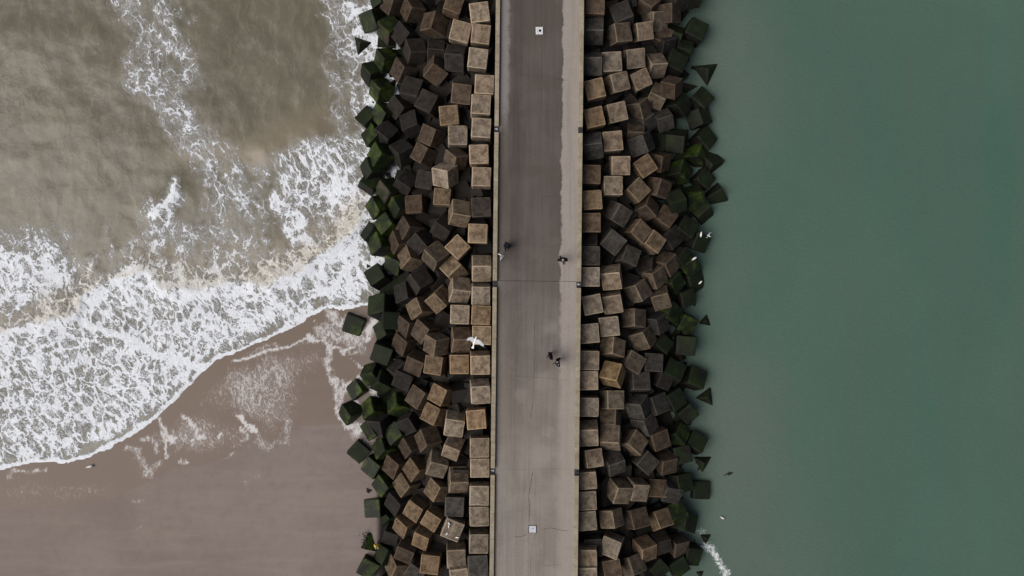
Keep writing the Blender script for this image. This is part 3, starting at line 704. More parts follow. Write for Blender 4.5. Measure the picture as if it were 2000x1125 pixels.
TINT = {'p': (0.215, 0.172, 0.132), 'o': (0.200, 0.143, 0.092), 'O': (0.215, 0.145, 0.075), 'b': (0.098, 0.070, 0.050), 'd': (0.036, 0.030, 0.027),
        'g': (0.056, 0.050, 0.045), 'm': (0.014, 0.013, 0.010), 'n': (0.140, 0.111, 0.082)}
BLOCKS = """
-13.04 28.44 0.44 0.945 0.003 -0.303 0.126 0.778|m|0.55|0.5|dark mossy tilted block on the left outer edge, first above the upper kerb gap
-5.56 26.68 3.26 0.984 -0.009 0.072 -0.161 0.915|b|0.00|0.92|brown flat block second row from left kerb, above the upper kerb gap
-11.71 27.79 0.94 0.879 0.195 -0.318 -0.298 0.901|b|0.00|0.5|brown tilted block low on the left bank, first above the upper kerb gap
-9.62 26.97 1.62 0.810 0.239 -0.382 -0.375 0.934|b|0.00|0.5|brown tilted block low on the left bank, second above the upper kerb gap
-2.97 25.46 4.24 0.998 0.020 -0.015 0.057 0.997|p|0.00|1.02|pale flat block beside the left kerb, first above the upper kerb gap
-7.46 25.24 2.44 0.916 -0.070 -0.381 -0.107 1.002|b|0.00|0.66|brown tilted block midway down the left bank, first above the upper kerb gap
-13.68 26.44 0.46 0.938 0.172 -0.284 0.100 1.036|m|0.75|0.5|mossy tilted block on the left outer edge, first above the upper kerb gap
-4.84 24.00 3.62 0.989 0.063 0.040 -0.126 1.027|p|0.00|0.92|pale flat block second row from left kerb, above the upper kerb gap
-10.47 24.64 1.44 0.878 0.165 -0.192 -0.407 0.967|d|0.00|0.5|blackish tilted block low on the left bank, first above the upper kerb gap
-12.00 25.35 0.92 0.789 0.459 -0.274 -0.302 1.012|b|0.75|0.5|mossy tilted block on the left outer edge, second above the upper kerb gap
-2.89 23.57 4.24 0.995 0.082 0.014 -0.059 0.962|p|0.00|1.02|pale flat block beside the left kerb, second above the upper kerb gap
-7.34 22.82 2.06 0.945 -0.320 0.062 0.001 0.912|d|0.00|0.66|blackish tilted block midway down the left bank, first above the upper kerb gap
-14.99 24.24 -0.79 0.850 0.216 -0.406 -0.258 1.000|m|0.50|0.5|dark pointed block on the left outer edge, above the upper kerb gap
-9.36 22.81 2.07 0.953 -0.206 0.184 0.126 0.987|d|0.00|0.66|blackish tilted block midway down the left bank, second above the upper kerb gap
-3.17 21.29 4.18 0.997 0.047 0.014 -0.061 0.999|p|0.00|1.02|pale flat block beside the left kerb, third above the upper kerb gap
-12.38 22.41 0.73 0.831 0.285 -0.355 -0.319 0.971|m|1.00|0.5|bright green tilted block on the left outer edge, first above the upper kerb gap
-5.34 21.71 3.38 0.920 0.388 -0.039 -0.041 1.017|d|0.00|0.92|blackish tilted block second row from left kerb, above the upper kerb gap
-10.52 21.18 1.39 0.854 0.189 -0.344 -0.342 0.999|b|0.00|0.5|brown tilted block low on the left bank, third above the upper kerb gap
-7.28 20.75 2.71 0.874 0.349 0.146 -0.304 0.988|b|0.00|0.66|brown tilted block midway down the left bank, second above the upper kerb gap
-13.82 21.23 0.29 0.820 0.351 -0.341 -0.295 0.953|m|0.55|0.5|dark mossy tilted block on the left outer edge, second above the upper kerb gap
-2.57 18.77 4.28 1.000 0.009 0.014 -0.024 0.984|p|0.00|1.02|pale flat block beside the left kerb, fourth above the upper kerb gap
-9.52 19.02 1.96 0.979 -0.122 -0.077 -0.146 1.064|d|0.00|0.5|blackish flat block low on the left bank, above the upper kerb gap
-12.90 19.51 0.55 0.848 0.280 -0.346 -0.288 0.948|m|1.00|0.5|bright green tilted block on the left outer edge, second above the upper kerb gap
-4.79 18.39 3.63 0.978 0.193 0.049 -0.056 1.016|b|0.00|0.92|brown tilted block second row from left kerb, above the upper kerb gap
-7.90 17.67 2.45 0.962 -0.017 -0.144 -0.233 1.047|d|0.00|0.66|blackish flat block midway down the left bank, above the upper kerb gap
-2.90 16.88 4.30 0.999 -0.017 0.023 -0.024 1.008|p|0.00|1.02|pale flat block beside the left kerb, fifth above the upper kerb gap
-10.93 17.70 1.27 0.887 0.052 -0.316 0.332 0.970|d|0.00|0.5|blackish tilted block low on the left bank, second above the upper kerb gap
-12.55 16.99 0.95 0.878 0.197 -0.275 -0.339 0.956|m|0.75|0.5|mossy tilted block on the left outer edge, third above the upper kerb gap
-14.12 16.66 0.11 0.880 -0.255 -0.078 0.394 1.016|m|0.55|0.5|dark mossy tilted block on the left outer edge, third above the upper kerb gap
-5.89 16.28 3.19 0.998 0.055 -0.018 0.038 1.002|o|0.00|0.92|orange brown flat block second row from left kerb, above the upper kerb gap
-9.61 15.92 1.77 0.959 -0.164 -0.191 0.133 0.991|d|0.00|0.5|blackish tilted block low on the left bank, third above the upper kerb gap
-2.85 14.75 4.30 1.000 -0.004 0.006 -0.030 1.002|p|0.00|1.02|pale flat block beside the left kerb, sixth above the upper kerb gap
-12.34 15.10 1.02 0.881 -0.101 0.204 0.414 0.961|d|0.00|0.5|blackish tilted block low on the left bank, fourth above the upper kerb gap
-13.51 14.91 0.46 0.903 -0.169 -0.271 0.286 1.005|m|1.00|0.5|bright green tilted block on the left outer edge, first below the upper kerb gap
-7.68 14.57 2.39 0.938 0.067 -0.267 -0.213 0.973|b|0.00|0.66|brown tilted block midway down the left bank, first below the upper kerb gap
-5.12 14.28 3.50 0.999 0.012 0.038 -0.005 1.005|p|0.00|0.92|pale flat block second row from left kerb, below the upper kerb gap
-10.68 13.13 1.53 0.881 -0.329 0.102 0.323 0.995|d|0.00|0.5|blackish tilted block low on the left bank, first below the upper kerb gap
-5.34 12.20 3.25 0.856 -0.358 0.257 0.269 0.897|b|0.00|0.92|brown tilted block second row from left kerb, below the upper kerb gap
-8.48 12.85 2.07 0.921 0.006 -0.297 -0.250 0.934|b|0.00|0.66|brown tilted block midway down the left bank, second below the upper kerb gap
-3.05 12.35 4.21 1.000 0.003 0.003 0.014 0.993|p|0.00|1.02|pale flat block beside the left kerb, first below the upper kerb gap
-12.72 12.88 1.49 0.840 0.134 -0.349 -0.393 1.007|m|0.75|0.5|mossy tilted block on the left outer edge, first below the upper kerb gap
-6.27 10.62 3.75 0.752 -0.431 0.236 0.440 1.000|p|0.00|0.92|pale tilted block second row from left kerb, below the upper kerb gap
-13.63 11.70 1.03 0.878 -0.018 -0.430 0.211 0.960|m|0.55|0.5|dark mossy tilted block on the left outer edge, first below the upper kerb gap
-2.84 10.23 4.28 1.000 -0.016 0.014 -0.018 0.987|p|0.00|1.02|pale flat block beside the left kerb, second below the upper kerb gap
-8.13 10.32 2.29 0.988 0.025 -0.115 -0.101 0.958|d|0.00|0.66|blackish flat block midway down the left bank, below the upper kerb gap
-10.32 10.27 1.52 0.811 0.497 -0.104 -0.289 0.956|d|0.00|0.5|blackish tilted block low on the left bank, second below the upper kerb gap
-14.03 10.36 0.36 0.759 0.297 -0.471 0.337 0.954|m|0.55|0.5|dark mossy tilted block on the left outer edge, second below the upper kerb gap
-12.14 9.55 0.86 0.861 0.267 -0.250 -0.355 0.993|b|0.55|0.5|dark mossy tilted block on the left outer edge, third below the upper kerb gap
-6.55 8.60 2.84 0.999 -0.011 -0.033 -0.042 0.897|o|0.00|0.66|orange brown flat block midway down the left bank, below the upper kerb gap
-9.21 8.02 1.93 0.993 0.001 -0.118 0.023 0.968|b|0.00|0.5|brown flat block low on the left bank, below the upper kerb gap
-2.84 7.46 4.30 1.000 0.011 0.002 0.022 1.003|d|0.00|1.02|blackish flat block beside the left kerb, below the upper kerb gap
-4.90 6.98 4.23 0.947 -0.282 0.153 -0.026 1.001|n|0.00|0.92|grey brown tilted block second row from left kerb, below the upper kerb gap
-10.89 7.97 1.21 0.841 -0.021 -0.446 0.306 0.960|b|0.75|0.5|mossy tilted block low on the left bank, first below the upper kerb gap
-13.11 8.03 0.53 0.810 0.310 -0.265 -0.422 0.982|m|1.00|0.5|bright green tilted block on the left outer edge, second below the upper kerb gap
-12.12 6.19 0.88 0.908 -0.162 -0.225 0.313 0.973|m|1.00|0.5|bright green tilted block on the left outer edge, third below the upper kerb gap
-9.94 5.77 1.68 0.847 -0.177 -0.354 0.355 0.980|b|0.00|0.5|brown tilted block low on the left bank, first below the upper kerb gap
-13.82 5.27 0.15 0.845 -0.114 -0.429 -0.298 0.932|m|0.55|0.5|dark mossy tilted block on the left outer edge, fourth below the upper kerb gap
-6.49 5.81 2.83 0.865 0.395 -0.111 -0.288 0.969|d|0.00|0.66|blackish tilted block midway down the left bank, first below the upper kerb gap
-3.12 5.00 4.77 1.000 0.008 -0.006 -0.017 0.991|o|0.00|1.02|orange brown flat block beside the left kerb, below the upper kerb gap
-10.84 4.49 1.40 0.787 0.274 -0.379 -0.403 0.978|b|0.00|0.5|brown tilted block low on the left bank, second below the upper kerb gap
-12.88 4.32 0.83 0.906 -0.110 -0.339 0.229 1.004|m|0.75|0.5|mossy tilted block on the left outer edge, second below the upper kerb gap
-8.77 4.41 2.05 0.867 0.264 -0.133 -0.401 0.997|d|0.00|0.66|blackish tilted block midway down the left bank, second below the upper kerb gap
-5.02 3.78 4.04 0.925 -0.002 -0.013 -0.379 0.967|o|0.00|0.92|orange brown flat block second row from left kerb, below the upper kerb gap
-7.22 3.05 3.38 0.878 -0.273 0.025 -0.392 1.000|n|0.00|0.66|grey brown tilted block midway down the left bank, below the upper kerb gap
-9.83 2.83 1.85 0.812 0.085 -0.390 -0.426 0.963|o|0.00|0.5|orange brown tilted block low on the left bank, below the upper kerb gap
-5.51 1.66 3.17 0.873 -0.157 -0.295 -0.355 0.958|o|0.00|0.92|orange brown tilted block second row from left kerb, below the upper kerb gap
-11.33 2.53 0.92 0.928 0.276 -0.184 -0.170 0.987|m|0.75|0.5|mossy tilted block low on the left bank, second below the upper kerb gap
-2.84 1.84 4.31 0.946 0.321 0.033 -0.011 1.004|p|0.00|1.02|pale tilted block beside the left kerb, below the upper kerb gap
-13.22 1.10 0.59 0.939 -0.167 -0.099 0.284 0.979|m|0.55|0.5|dark mossy tilted block on the left outer edge, fifth below the upper kerb gap
-8.85 0.68 2.25 0.920 -0.150 0.225 0.282 0.994|d|0.00|0.66|blackish tilted block midway down the left bank, third below the upper kerb gap
-10.22 -0.49 1.49 0.930 -0.097 -0.326 0.139 0.978|d|0.00|0.5|blackish tilted block low on the left bank, first below the middle kerb gap
-2.91 -0.51 4.25 0.991 0.127 0.035 -0.016 0.966|p|0.00|1.02|pale flat block beside the left kerb, first below the middle kerb gap
-4.95 -0.19 3.57 0.908 0.392 0.105 -0.109 1.002|p|0.00|0.92|pale tilted block second row from left kerb, first below the middle kerb gap
-12.78 -1.86 0.77 0.951 -0.199 -0.226 0.067 1.128|m|0.55|0.5|dark mossy tilted block on the left outer edge, first below the middle kerb gap
-6.93 -1.08 2.68 0.887 0.176 -0.286 0.316 0.961|o|0.00|0.66|orange brown tilted block midway down the left bank, first below the middle kerb gap
-8.90 -1.99 1.93 0.912 -0.094 -0.318 0.240 0.957|o|0.00|0.5|orange brown tilted block low on the left bank, first below the middle kerb gap
-4.86 -2.47 3.56 1.000 0.003 0.001 -0.014 1.000|p|0.00|0.92|pale flat block second row from left kerb, first below the middle kerb gap
-2.85 -2.49 4.28 1.000 0.006 0.000 -0.017 0.989|o|0.00|1.02|orange brown flat block beside the left kerb, first below the middle kerb gap
-11.96 -3.21 1.11 0.983 -0.042 0.177 -0.025 0.964|m|0.55|0.5|dark mossy flat block low on the left bank, below the middle kerb gap
-15.73 -3.47 -0.51 0.977 0.118 0.030 -0.173 1.073|m|0.75|0.5|mossy flat block on the left outer edge, below the middle kerb gap
-10.00 -3.74 1.55 0.908 0.113 -0.352 -0.196 0.981|b|0.00|0.5|brown tilted block low on the left bank, first below the middle kerb gap
-12.43 -4.13 0.81 0.901 -0.065 -0.359 0.234 0.908|m|0.55|0.5|dark mossy tilted block on the left outer edge, second below the middle kerb gap
-8.35 -4.17 2.15 0.841 -0.144 -0.258 0.452 0.992|b|0.00|0.66|brown tilted block midway down the left bank, first below the middle kerb gap
-4.83 -4.89 3.61 0.902 -0.418 0.102 0.033 0.986|b|0.00|0.92|brown tilted block second row from left kerb, below the middle kerb gap
-2.78 -4.34 4.28 1.000 0.012 -0.009 -0.009 0.979|o|0.00|1.02|orange brown flat block beside the left kerb, second below the middle kerb gap
-10.40 -5.33 1.44 0.912 0.163 -0.294 -0.235 0.986|b|0.00|0.5|brown tilted block low on the left bank, second below the middle kerb gap
-7.15 -5.30 3.49 0.911 0.176 0.372 -0.014 0.959|n|0.00|0.66|grey brown tilted block midway down the left bank, below the middle kerb gap
-12.62 -6.18 0.94 0.969 0.170 -0.004 -0.179 1.070|m|0.55|0.5|dark mossy flat block on the left outer edge, first below the middle kerb gap
-4.90 -7.12 3.54 1.000 -0.000 -0.005 0.003 1.001|o|0.00|0.92|orange brown flat block second row from left kerb, below the middle kerb gap
-7.28 -7.35 2.62 0.992 -0.021 -0.106 -0.069 0.980|o|0.00|0.66|orange brown flat block midway down the left bank, below the middle kerb gap
-10.93 -8.07 1.24 0.768 -0.481 -0.046 0.420 0.899|d|0.00|0.5|blackish tilted block low on the left bank, second below the middle kerb gap
-2.98 -6.95 4.29 0.995 0.093 0.037 0.003 1.016|p|0.00|1.02|pale flat block beside the left kerb, second below the middle kerb gap
-9.22 -7.22 1.94 0.953 0.224 -0.089 -0.182 0.978|b|0.00|0.66|brown tilted block midway down the left bank, second below the middle kerb gap
-13.83 -8.49 0.51 0.874 -0.433 -0.217 0.020 0.857|m|0.75|0.5|mossy tilted block on the left outer edge, below the middle kerb gap
-12.77 -9.22 0.90 0.871 -0.339 0.325 -0.146 0.875|m|0.55|0.5|dark mossy tilted block low on the left bank, below the middle kerb gap
-10.41 -8.71 1.56 0.965 0.165 -0.057 -0.195 0.990|d|0.00|0.5|blackish flat block low on the left bank, first below the middle kerb gap
-15.27 -10.09 -0.09 0.876 0.068 -0.227 -0.420 0.885|m|1.00|0.5|bright green tilted block on the left outer edge, first below the middle kerb gap
-6.73 -10.18 2.72 0.952 -0.019 -0.237 -0.193 0.946|o|0.00|0.66|orange brown tilted block midway down the left bank, second below the middle kerb gap
-2.97 -9.63 4.29 0.988 0.142 0.052 0.017 1.004|p|0.00|1.02|pale flat block beside the left kerb, third below the middle kerb gap
-8.85 -10.60 2.02 0.928 -0.057 -0.281 -0.237 1.010|b|0.00|0.66|brown tilted block midway down the left bank, third below the middle kerb gap
-11.08 -11.43 1.15 0.768 0.031 -0.480 -0.424 0.939|m|0.75|0.5|mossy tilted block low on the left bank, first below the middle kerb gap
-13.69 -11.98 0.31 0.810 0.061 -0.388 -0.435 0.998|m|1.00|0.5|bright green tilted block on the left outer edge, second below the middle kerb gap
-7.42 -12.09 2.50 0.950 -0.059 -0.243 -0.189 0.972|o|0.00|0.66|orange brown tilted block midway down the left bank, third below the middle kerb gap
-15.97 -12.32 0.27 0.873 0.236 -0.303 -0.302 0.924|m|1.00|0.5|bright green tilted block on the left outer edge, third below the middle kerb gap
-12.99 -13.41 1.25 0.656 -0.528 0.277 0.463 0.972|d|0.00|0.5|blackish tilted block on the left outer edge, below the middle kerb gap
-3.25 -12.05 4.72 0.999 -0.007 -0.010 0.043 0.990|o|0.00|1.02|orange brown flat block beside the left kerb, third below the middle kerb gap
-10.02 -13.11 1.83 0.955 0.129 -0.133 0.232 0.895|d|0.00|0.5|blackish flat block low on the left bank, second below the middle kerb gap
-5.44 -12.82 3.38 0.982 0.170 0.033 -0.079 1.013|p|0.00|0.92|pale flat block second row from left kerb, second below the middle kerb gap
-13.51 -13.67 0.82 0.878 0.055 -0.383 0.282 1.005|m|1.00|0.5|bright green tilted block on the left outer edge, fourth below the middle kerb gap
-11.13 -14.20 1.40 0.868 0.004 -0.284 -0.408 0.964|m|0.75|0.5|mossy tilted block low on the left bank, second below the middle kerb gap
-8.03 -14.45 2.57 0.917 -0.246 0.282 0.137 0.984|b|0.00|0.66|brown tilted block midway down the left bank, fourth below the middle kerb gap
-12.52 -15.75 0.68 0.833 0.074 -0.382 -0.393 0.937|m|1.00|0.5|bright green tilted block on the left outer edge, fifth below the middle kerb gap
-3.04 -14.76 4.24 0.999 -0.020 0.035 -0.001 0.997|p|0.00|1.02|pale flat block beside the left kerb, fourth below the middle kerb gap
-9.84 -15.33 1.56 0.837 0.254 -0.315 -0.369 0.913|b|0.00|0.5|brown tilted block low on the left bank, third below the middle kerb gap
-15.17 -16.09 0.09 0.914 0.057 0.038 0.401 0.943|m|0.55|0.5|dark mossy flat block on the left outer edge, second below the middle kerb gap
-5.58 -15.14 3.14 0.937 0.296 -0.101 -0.157 0.902|p|0.00|0.92|pale tilted block second row from left kerb, second below the middle kerb gap
-4.95 -17.74 3.00 0.768 -0.636 0.070 0.021 0.896|d|0.00|0.92|blackish flat block second row from left kerb, below the middle kerb gap
-11.33 -17.33 1.14 0.928 0.089 -0.284 -0.225 0.989|b|0.00|0.5|brown tilted block low on the left bank, fourth below the middle kerb gap
-13.52 -17.55 0.46 0.857 -0.077 -0.196 0.470 0.972|m|1.00|0.5|bright green tilted block on the left outer edge, sixth below the middle kerb gap
-3.00 -16.57 4.23 1.000 0.018 0.023 0.002 0.985|p|0.00|1.02|pale flat block beside the left kerb, fifth below the middle kerb gap
-9.24 -17.50 1.81 0.862 -0.153 -0.284 0.392 0.955|o|0.00|0.5|orange brown tilted block low on the left bank, second below the middle kerb gap
-7.12 -16.77 2.76 0.947 0.271 0.058 -0.162 0.993|p|0.00|0.66|pale tilted block midway down the left bank, below the middle kerb gap
-5.09 -18.13 3.41 0.909 -0.405 0.095 0.023 0.995|n|0.00|0.92|grey brown tilted block second row from left kerb, below the lower kerb gap
-10.23 -19.05 1.49 0.872 -0.138 -0.277 0.378 0.968|o|0.00|0.5|orange brown tilted block low on the left bank, first below the lower kerb gap
-12.41 -19.23 0.77 0.869 -0.066 -0.298 0.389 0.969|m|1.00|0.5|bright green tilted block on the left outer edge, below the lower kerb gap
-7.12 -19.32 2.50 0.807 -0.254 -0.238 0.476 0.927|o|0.00|0.66|orange brown tilted block midway down the left bank, first below the lower kerb gap
-3.03 -19.16 4.23 1.000 -0.012 0.009 -0.007 1.002|p|0.00|1.02|pale flat block beside the left kerb, first below the lower kerb gap
-11.09 -20.85 1.22 0.824 -0.081 -0.325 0.456 0.993|d|0.00|0.5|blackish tilted block low on the left bank, below the lower kerb gap
-5.37 -20.56 3.37 0.999 -0.051 -0.003 -0.016 0.993|g|0.00|0.92|dark grey flat block second row from left kerb, below the lower kerb gap
-13.50 -21.77 -0.05 0.983 -0.051 -0.167 0.058 1.001|m|1.00|0.5|bright green flat block on the left outer edge, first below the lower kerb gap
-9.25 -21.31 1.87 0.846 -0.038 -0.177 0.502 0.940|o|0.00|0.66|orange brown flat block midway down the left bank, first below the lower kerb gap
-3.02 -21.10 4.23 1.000 -0.020 -0.003 0.007 1.000|p|0.00|1.02|pale flat block beside the left kerb, second below the lower kerb gap
-7.51 -22.04 2.48 0.853 -0.003 -0.159 0.496 0.916|o|0.00|0.66|orange brown flat block midway down the left bank, second below the lower kerb gap
-10.42 -23.07 1.39 0.807 -0.062 -0.316 0.494 0.896|o|0.00|0.5|orange brown tilted block low on the left bank, second below the lower kerb gap
-5.54 -22.47 3.89 0.830 -0.002 0.018 0.558 0.985|p|0.00|0.92|pale flat block second row from left kerb, first below the lower kerb gap
-11.86 -24.36 0.41 0.969 0.182 -0.034 -0.165 0.842|d|0.00|0.5|blackish flat block low on the left bank, below the lower kerb gap
-14.12 -25.29 -0.15 0.854 -0.197 -0.482 -0.009 0.876|m|0.75|0.5|mossy tilted block on the left outer edge, below the lower kerb gap
-8.54 -24.03 2.08 0.965 0.168 -0.141 -0.144 0.885|o|0.00|0.66|orange brown tilted block midway down the left bank, second below the lower kerb gap
-3.12 -23.62 4.20 0.999 -0.009 0.040 -0.012 0.987|p|0.00|1.02|pale flat block beside the left kerb, third below the lower kerb gap
-12.43 -26.34 0.57 0.911 -0.149 -0.354 -0.153 0.868|m|0.55|0.5|dark mossy tilted block on the left outer edge, below the lower kerb gap
-10.23 -25.38 1.62 0.953 0.231 -0.064 -0.185 0.990|b|0.00|0.5|brown tilted block low on the left bank, below the lower kerb gap
-5.28 -25.24 3.43 0.998 0.035 0.048 0.008 0.989|p|0.00|0.92|pale flat block second row from left kerb, second below the lower kerb gap
-7.73 -26.22 2.52 0.998 -0.012 -0.032 -0.056 0.997|o|0.00|0.66|orange brown flat block midway down the left bank, third below the lower kerb gap
-3.08 -25.77 4.24 0.995 -0.084 -0.024 0.038 1.042|g|0.00|1.02|dark grey flat block beside the left kerb, below the lower kerb gap
-11.17 -27.22 1.22 0.778 -0.311 -0.325 0.438 0.926|o|0.00|0.5|orange brown tilted block low on the left bank, third below the lower kerb gap
-14.10 -27.44 0.41 0.969 0.031 0.016 -0.243 0.986|m|1.00|0.5|bright green flat block on the left outer edge, second below the lower kerb gap
-9.20 -27.17 1.91 0.939 0.156 -0.062 -0.299 0.930|g|0.00|0.66|dark grey flat block midway down the left bank, below the lower kerb gap
-5.03 -26.63 3.50 0.979 0.191 0.054 0.040 0.963|p|0.00|0.92|pale tilted block second row from left kerb, below the lower kerb gap
13.28 27.41 1.82 0.908 -0.194 -0.081 -0.362 0.900|b|0.00|0.66|brown tilted block midway down the right bank, first above the upper kerb gap
17.42 28.21 1.60 0.898 0.416 0.133 0.059 0.831|m|0.50|0.5|dark mossy tilted block on the right outer edge, first above the upper kerb gap
16.06 27.99 1.90 0.856 0.471 0.207 -0.044 0.919|d|0.00|0.5|blackish tilted block low on the right bank, first above the upper kerb gap
7.67 26.19 4.06 1.000 -0.008 0.012 -0.015 0.988|b|0.00|1.02|brown flat block beside the right kerb, above the upper kerb gap
10.37 25.76 3.19 0.978 -0.104 -0.062 0.170 1.027|d|0.00|0.92|blackish flat block second row from right kerb, above the upper kerb gap
15.22 26.60 1.65 0.920 0.122 -0.373 -0.014 0.981|b|0.00|0.5|brown tilted block low on the right bank, first above the upper kerb gap
13.92 26.03 1.42 0.952 0.196 0.227 0.058 1.015|p|0.00|0.5|pale tilted block low on the right bank, above the upper kerb gap
17.96 25.20 0.58 0.971 -0.064 0.042 -0.225 1.054|m|0.50|0.5|dark mossy flat block on the right outer edge, first above the upper kerb gap
15.95 24.83 0.65 0.911 -0.375 0.029 -0.171 0.878|m|0.62|0.5|mossy tilted block low on the right bank, above the upper kerb gap
12.53 24.66 2.23 0.983 0.125 0.098 0.088 0.920|p|0.00|0.66|pale flat block midway down the right bank, first above the upper kerb gap
10.13 24.07 3.06 0.973 0.036 0.204 0.103 0.990|n|0.00|0.92|grey brown tilted block second row from right kerb, above the upper kerb gap
14.96 23.96 1.10 0.907 -0.343 0.084 0.228 0.881|d|0.00|0.5|blackish tilted block low on the right bank, second above the upper kerb gap
7.65 24.01 4.11 0.868 0.495 -0.049 0.010 0.983|g|0.00|1.02|dark grey tilted block beside the right kerb, first above the upper kerb gap
16.94 23.40 0.71 0.942 -0.283 0.007 -0.179 0.820|m|0.50|0.5|dark mossy tilted block low on the right bank, first above the upper kerb gap
14.66 24.48 1.03 0.747 0.634 -0.128 -0.153 0.901|b|0.00|0.66|brown flat block midway down the right bank, above the upper kerb gap
11.69 21.94 2.62 0.988 0.140 0.022 0.061 0.986|p|0.00|0.66|pale flat block midway down the right bank, second above the upper kerb gap
15.79 21.85 1.22 0.970 -0.097 0.100 -0.198 1.048|m|0.50|0.5|dark mossy flat block low on the right bank, above the upper kerb gap
9.33 21.17 3.49 0.999 0.031 0.007 0.033 1.012|p|0.00|0.92|pale flat block second row from right kerb, first above the upper kerb gap
7.62 20.95 4.12 0.951 0.294 -0.093 0.001 0.963|g|0.00|1.02|dark grey tilted block beside the right kerb, second above the upper kerb gap
13.85 21.52 1.82 0.886 0.447 0.120 0.010 0.960|p|0.00|0.66|pale tilted block midway down the right bank, above the upper kerb gap
19.31 21.51 -0.54 0.511 0.453 0.079 0.726 1.000|m|0.50|0.5|dark pointed block on the right outer edge, above the upper kerb gap
12.30 19.92 2.38 0.975 0.056 -0.016 0.216 0.938|p|0.00|0.66|pale flat block midway down the right bank, third above the upper kerb gap
9.98 19.45 3.14 0.981 0.074 0.117 0.138 0.965|p|0.00|0.92|pale flat block second row from right kerb, second above the upper kerb gap
7.68 18.46 4.07 0.993 0.023 -0.004 0.119 0.991|o|0.00|1.02|orange brown flat block beside the right kerb, first above the upper kerb gap
15.21 19.14 2.84 0.875 0.348 -0.330 -0.066 0.871|b|0.00|0.5|brown tilted block low on the right bank, second above the upper kerb gap
18.58 18.49 0.33 0.920 -0.139 0.057 -0.362 0.992|m|0.50|0.5|dark mossy flat block on the right outer edge, second above the upper kerb gap
14.15 18.58 1.72 0.846 0.481 -0.148 -0.176 0.923|n|0.00|0.66|grey brown tilted block midway down the right bank, first above the upper kerb gap
16.34 17.95 0.89 0.846 0.190 0.249 0.431 0.965|m|0.50|0.5|dark mossy tilted block low on the right bank, second above the upper kerb gap
12.28 17.38 1.61 0.881 0.153 0.375 0.245 0.941|n|0.00|0.66|grey brown tilted block midway down the right bank, second above the upper kerb gap
9.83 16.60 3.26 0.989 0.079 0.026 0.122 0.985|p|0.00|0.92|pale flat block second row from right kerb, third above the upper kerb gap
14.77 16.31 1.54 0.897 -0.412 -0.099 0.123 0.860|g|0.00|0.5|dark grey tilted block low on the right bank, above the upper kerb gap
7.62 15.81 4.08 0.993 0.016 -0.000 0.117 0.988|o|0.00|1.02|orange brown flat block beside the right kerb, second above the upper kerb gap
18.45 16.74 0.54 0.729 0.347 -0.266 -0.526 0.932|m|0.50|0.5|dark mossy tilted block on the right outer edge, second above the upper kerb gap
13.01 16.20 1.33 0.901 0.289 0.195 0.259 0.848|g|0.00|0.66|dark grey tilted block midway down the right bank, above the upper kerb gap
11.93 14.85 1.93 0.924 -0.378 -0.035 -0.050 0.888|b|0.00|0.66|brown tilted block midway down the right bank, second above the upper kerb gap
18.88 14.70 0.10 0.905 -0.145 0.194 -0.350 1.026|m|0.50|0.5|dark mossy tilted block on the right outer edge, first below the upper kerb gap
9.39 13.75 3.47 0.998 0.019 0.016 0.049 1.019|p|0.00|0.92|pale flat block second row from right kerb, first below the upper kerb gap
16.09 14.37 1.30 0.933 0.295 -0.203 -0.035 1.015|m|0.50|0.5|dark mossy tilted block low on the right bank, first below the upper kerb gap
12.37 13.77 2.58 0.922 0.150 -0.321 0.156 0.995|g|0.00|0.66|dark grey tilted block midway down the right bank, below the upper kerb gap
7.58 13.28 4.13 0.912 0.399 -0.054 0.083 0.995|g|0.00|1.02|dark grey tilted block beside the right kerb, below the upper kerb gap
18.22 13.14 0.29 0.879 -0.089 0.379 -0.275 0.935|m|0.74|0.5|bright green tilted block on the right outer edge, first below the upper kerb gap
19.69 12.41 -0.24 0.810 -0.341 -0.077 -0.470 1.002|m|0.50|0.5|dark mossy tilted block on the right outer edge, second below the upper kerb gap
14.32 12.32 1.52 0.892 0.225 0.388 0.063 0.917|b|0.00|0.5|brown tilted block low on the right bank, first below the upper kerb gap
12.68 11.58 2.29 0.957 -0.015 0.018 0.288 0.990|o|0.00|0.66|orange brown flat block midway down the right bank, first below the upper kerb gap
10.19 11.62 3.15 0.996 0.091 0.017 0.008 0.984|p|0.00|0.92|pale flat block second row from right kerb, second below the upper kerb gap
16.45 11.34 0.83 0.903 -0.139 0.337 -0.226 0.975|m|0.74|0.5|bright green tilted block low on the right bank, first below the upper kerb gap
7.33 10.50 4.18 1.000 0.002 -0.003 -0.015 0.971|b|0.00|1.02|brown flat block beside the right kerb, first below the upper kerb gap
18.83 10.73 0.17 0.922 -0.095 0.164 -0.336 0.922|m|0.50|0.5|dark mossy flat block on the right outer edge, first below the upper kerb gap
9.44 9.58 3.43 1.000 0.004 0.016 0.004 0.996|p|0.00|0.92|pale flat block second row from right kerb, third below the upper kerb gap
14.15 9.66 1.97 0.941 0.084 0.307 -0.113 0.950|b|0.00|0.5|brown tilted block low on the right bank, second below the upper kerb gap
11.91 9.30 2.50 0.922 0.024 0.083 0.379 0.978|o|0.00|0.66|orange brown flat block midway down the right bank, second below the upper kerb gap
20.29 9.34 -0.38 0.899 0.323 -0.041 0.294 0.961|m|0.50|0.5|dark mossy tilted block on the right outer edge, third below the upper kerb gap
7.42 8.15 4.15 0.999 0.008 0.006 0.035 0.984|o|0.00|1.02|orange brown flat block beside the right kerb, below the upper kerb gap
17.89 8.94 0.61 0.947 0.288 0.075 0.120 0.980|m|0.74|0.5|bright green tilted block on the right outer edge, second below the upper kerb gap
13.00 7.67 1.96 0.877 -0.266 0.292 -0.274 0.930|b|0.00|0.66|brown tilted block midway down the right bank, below the upper kerb gap
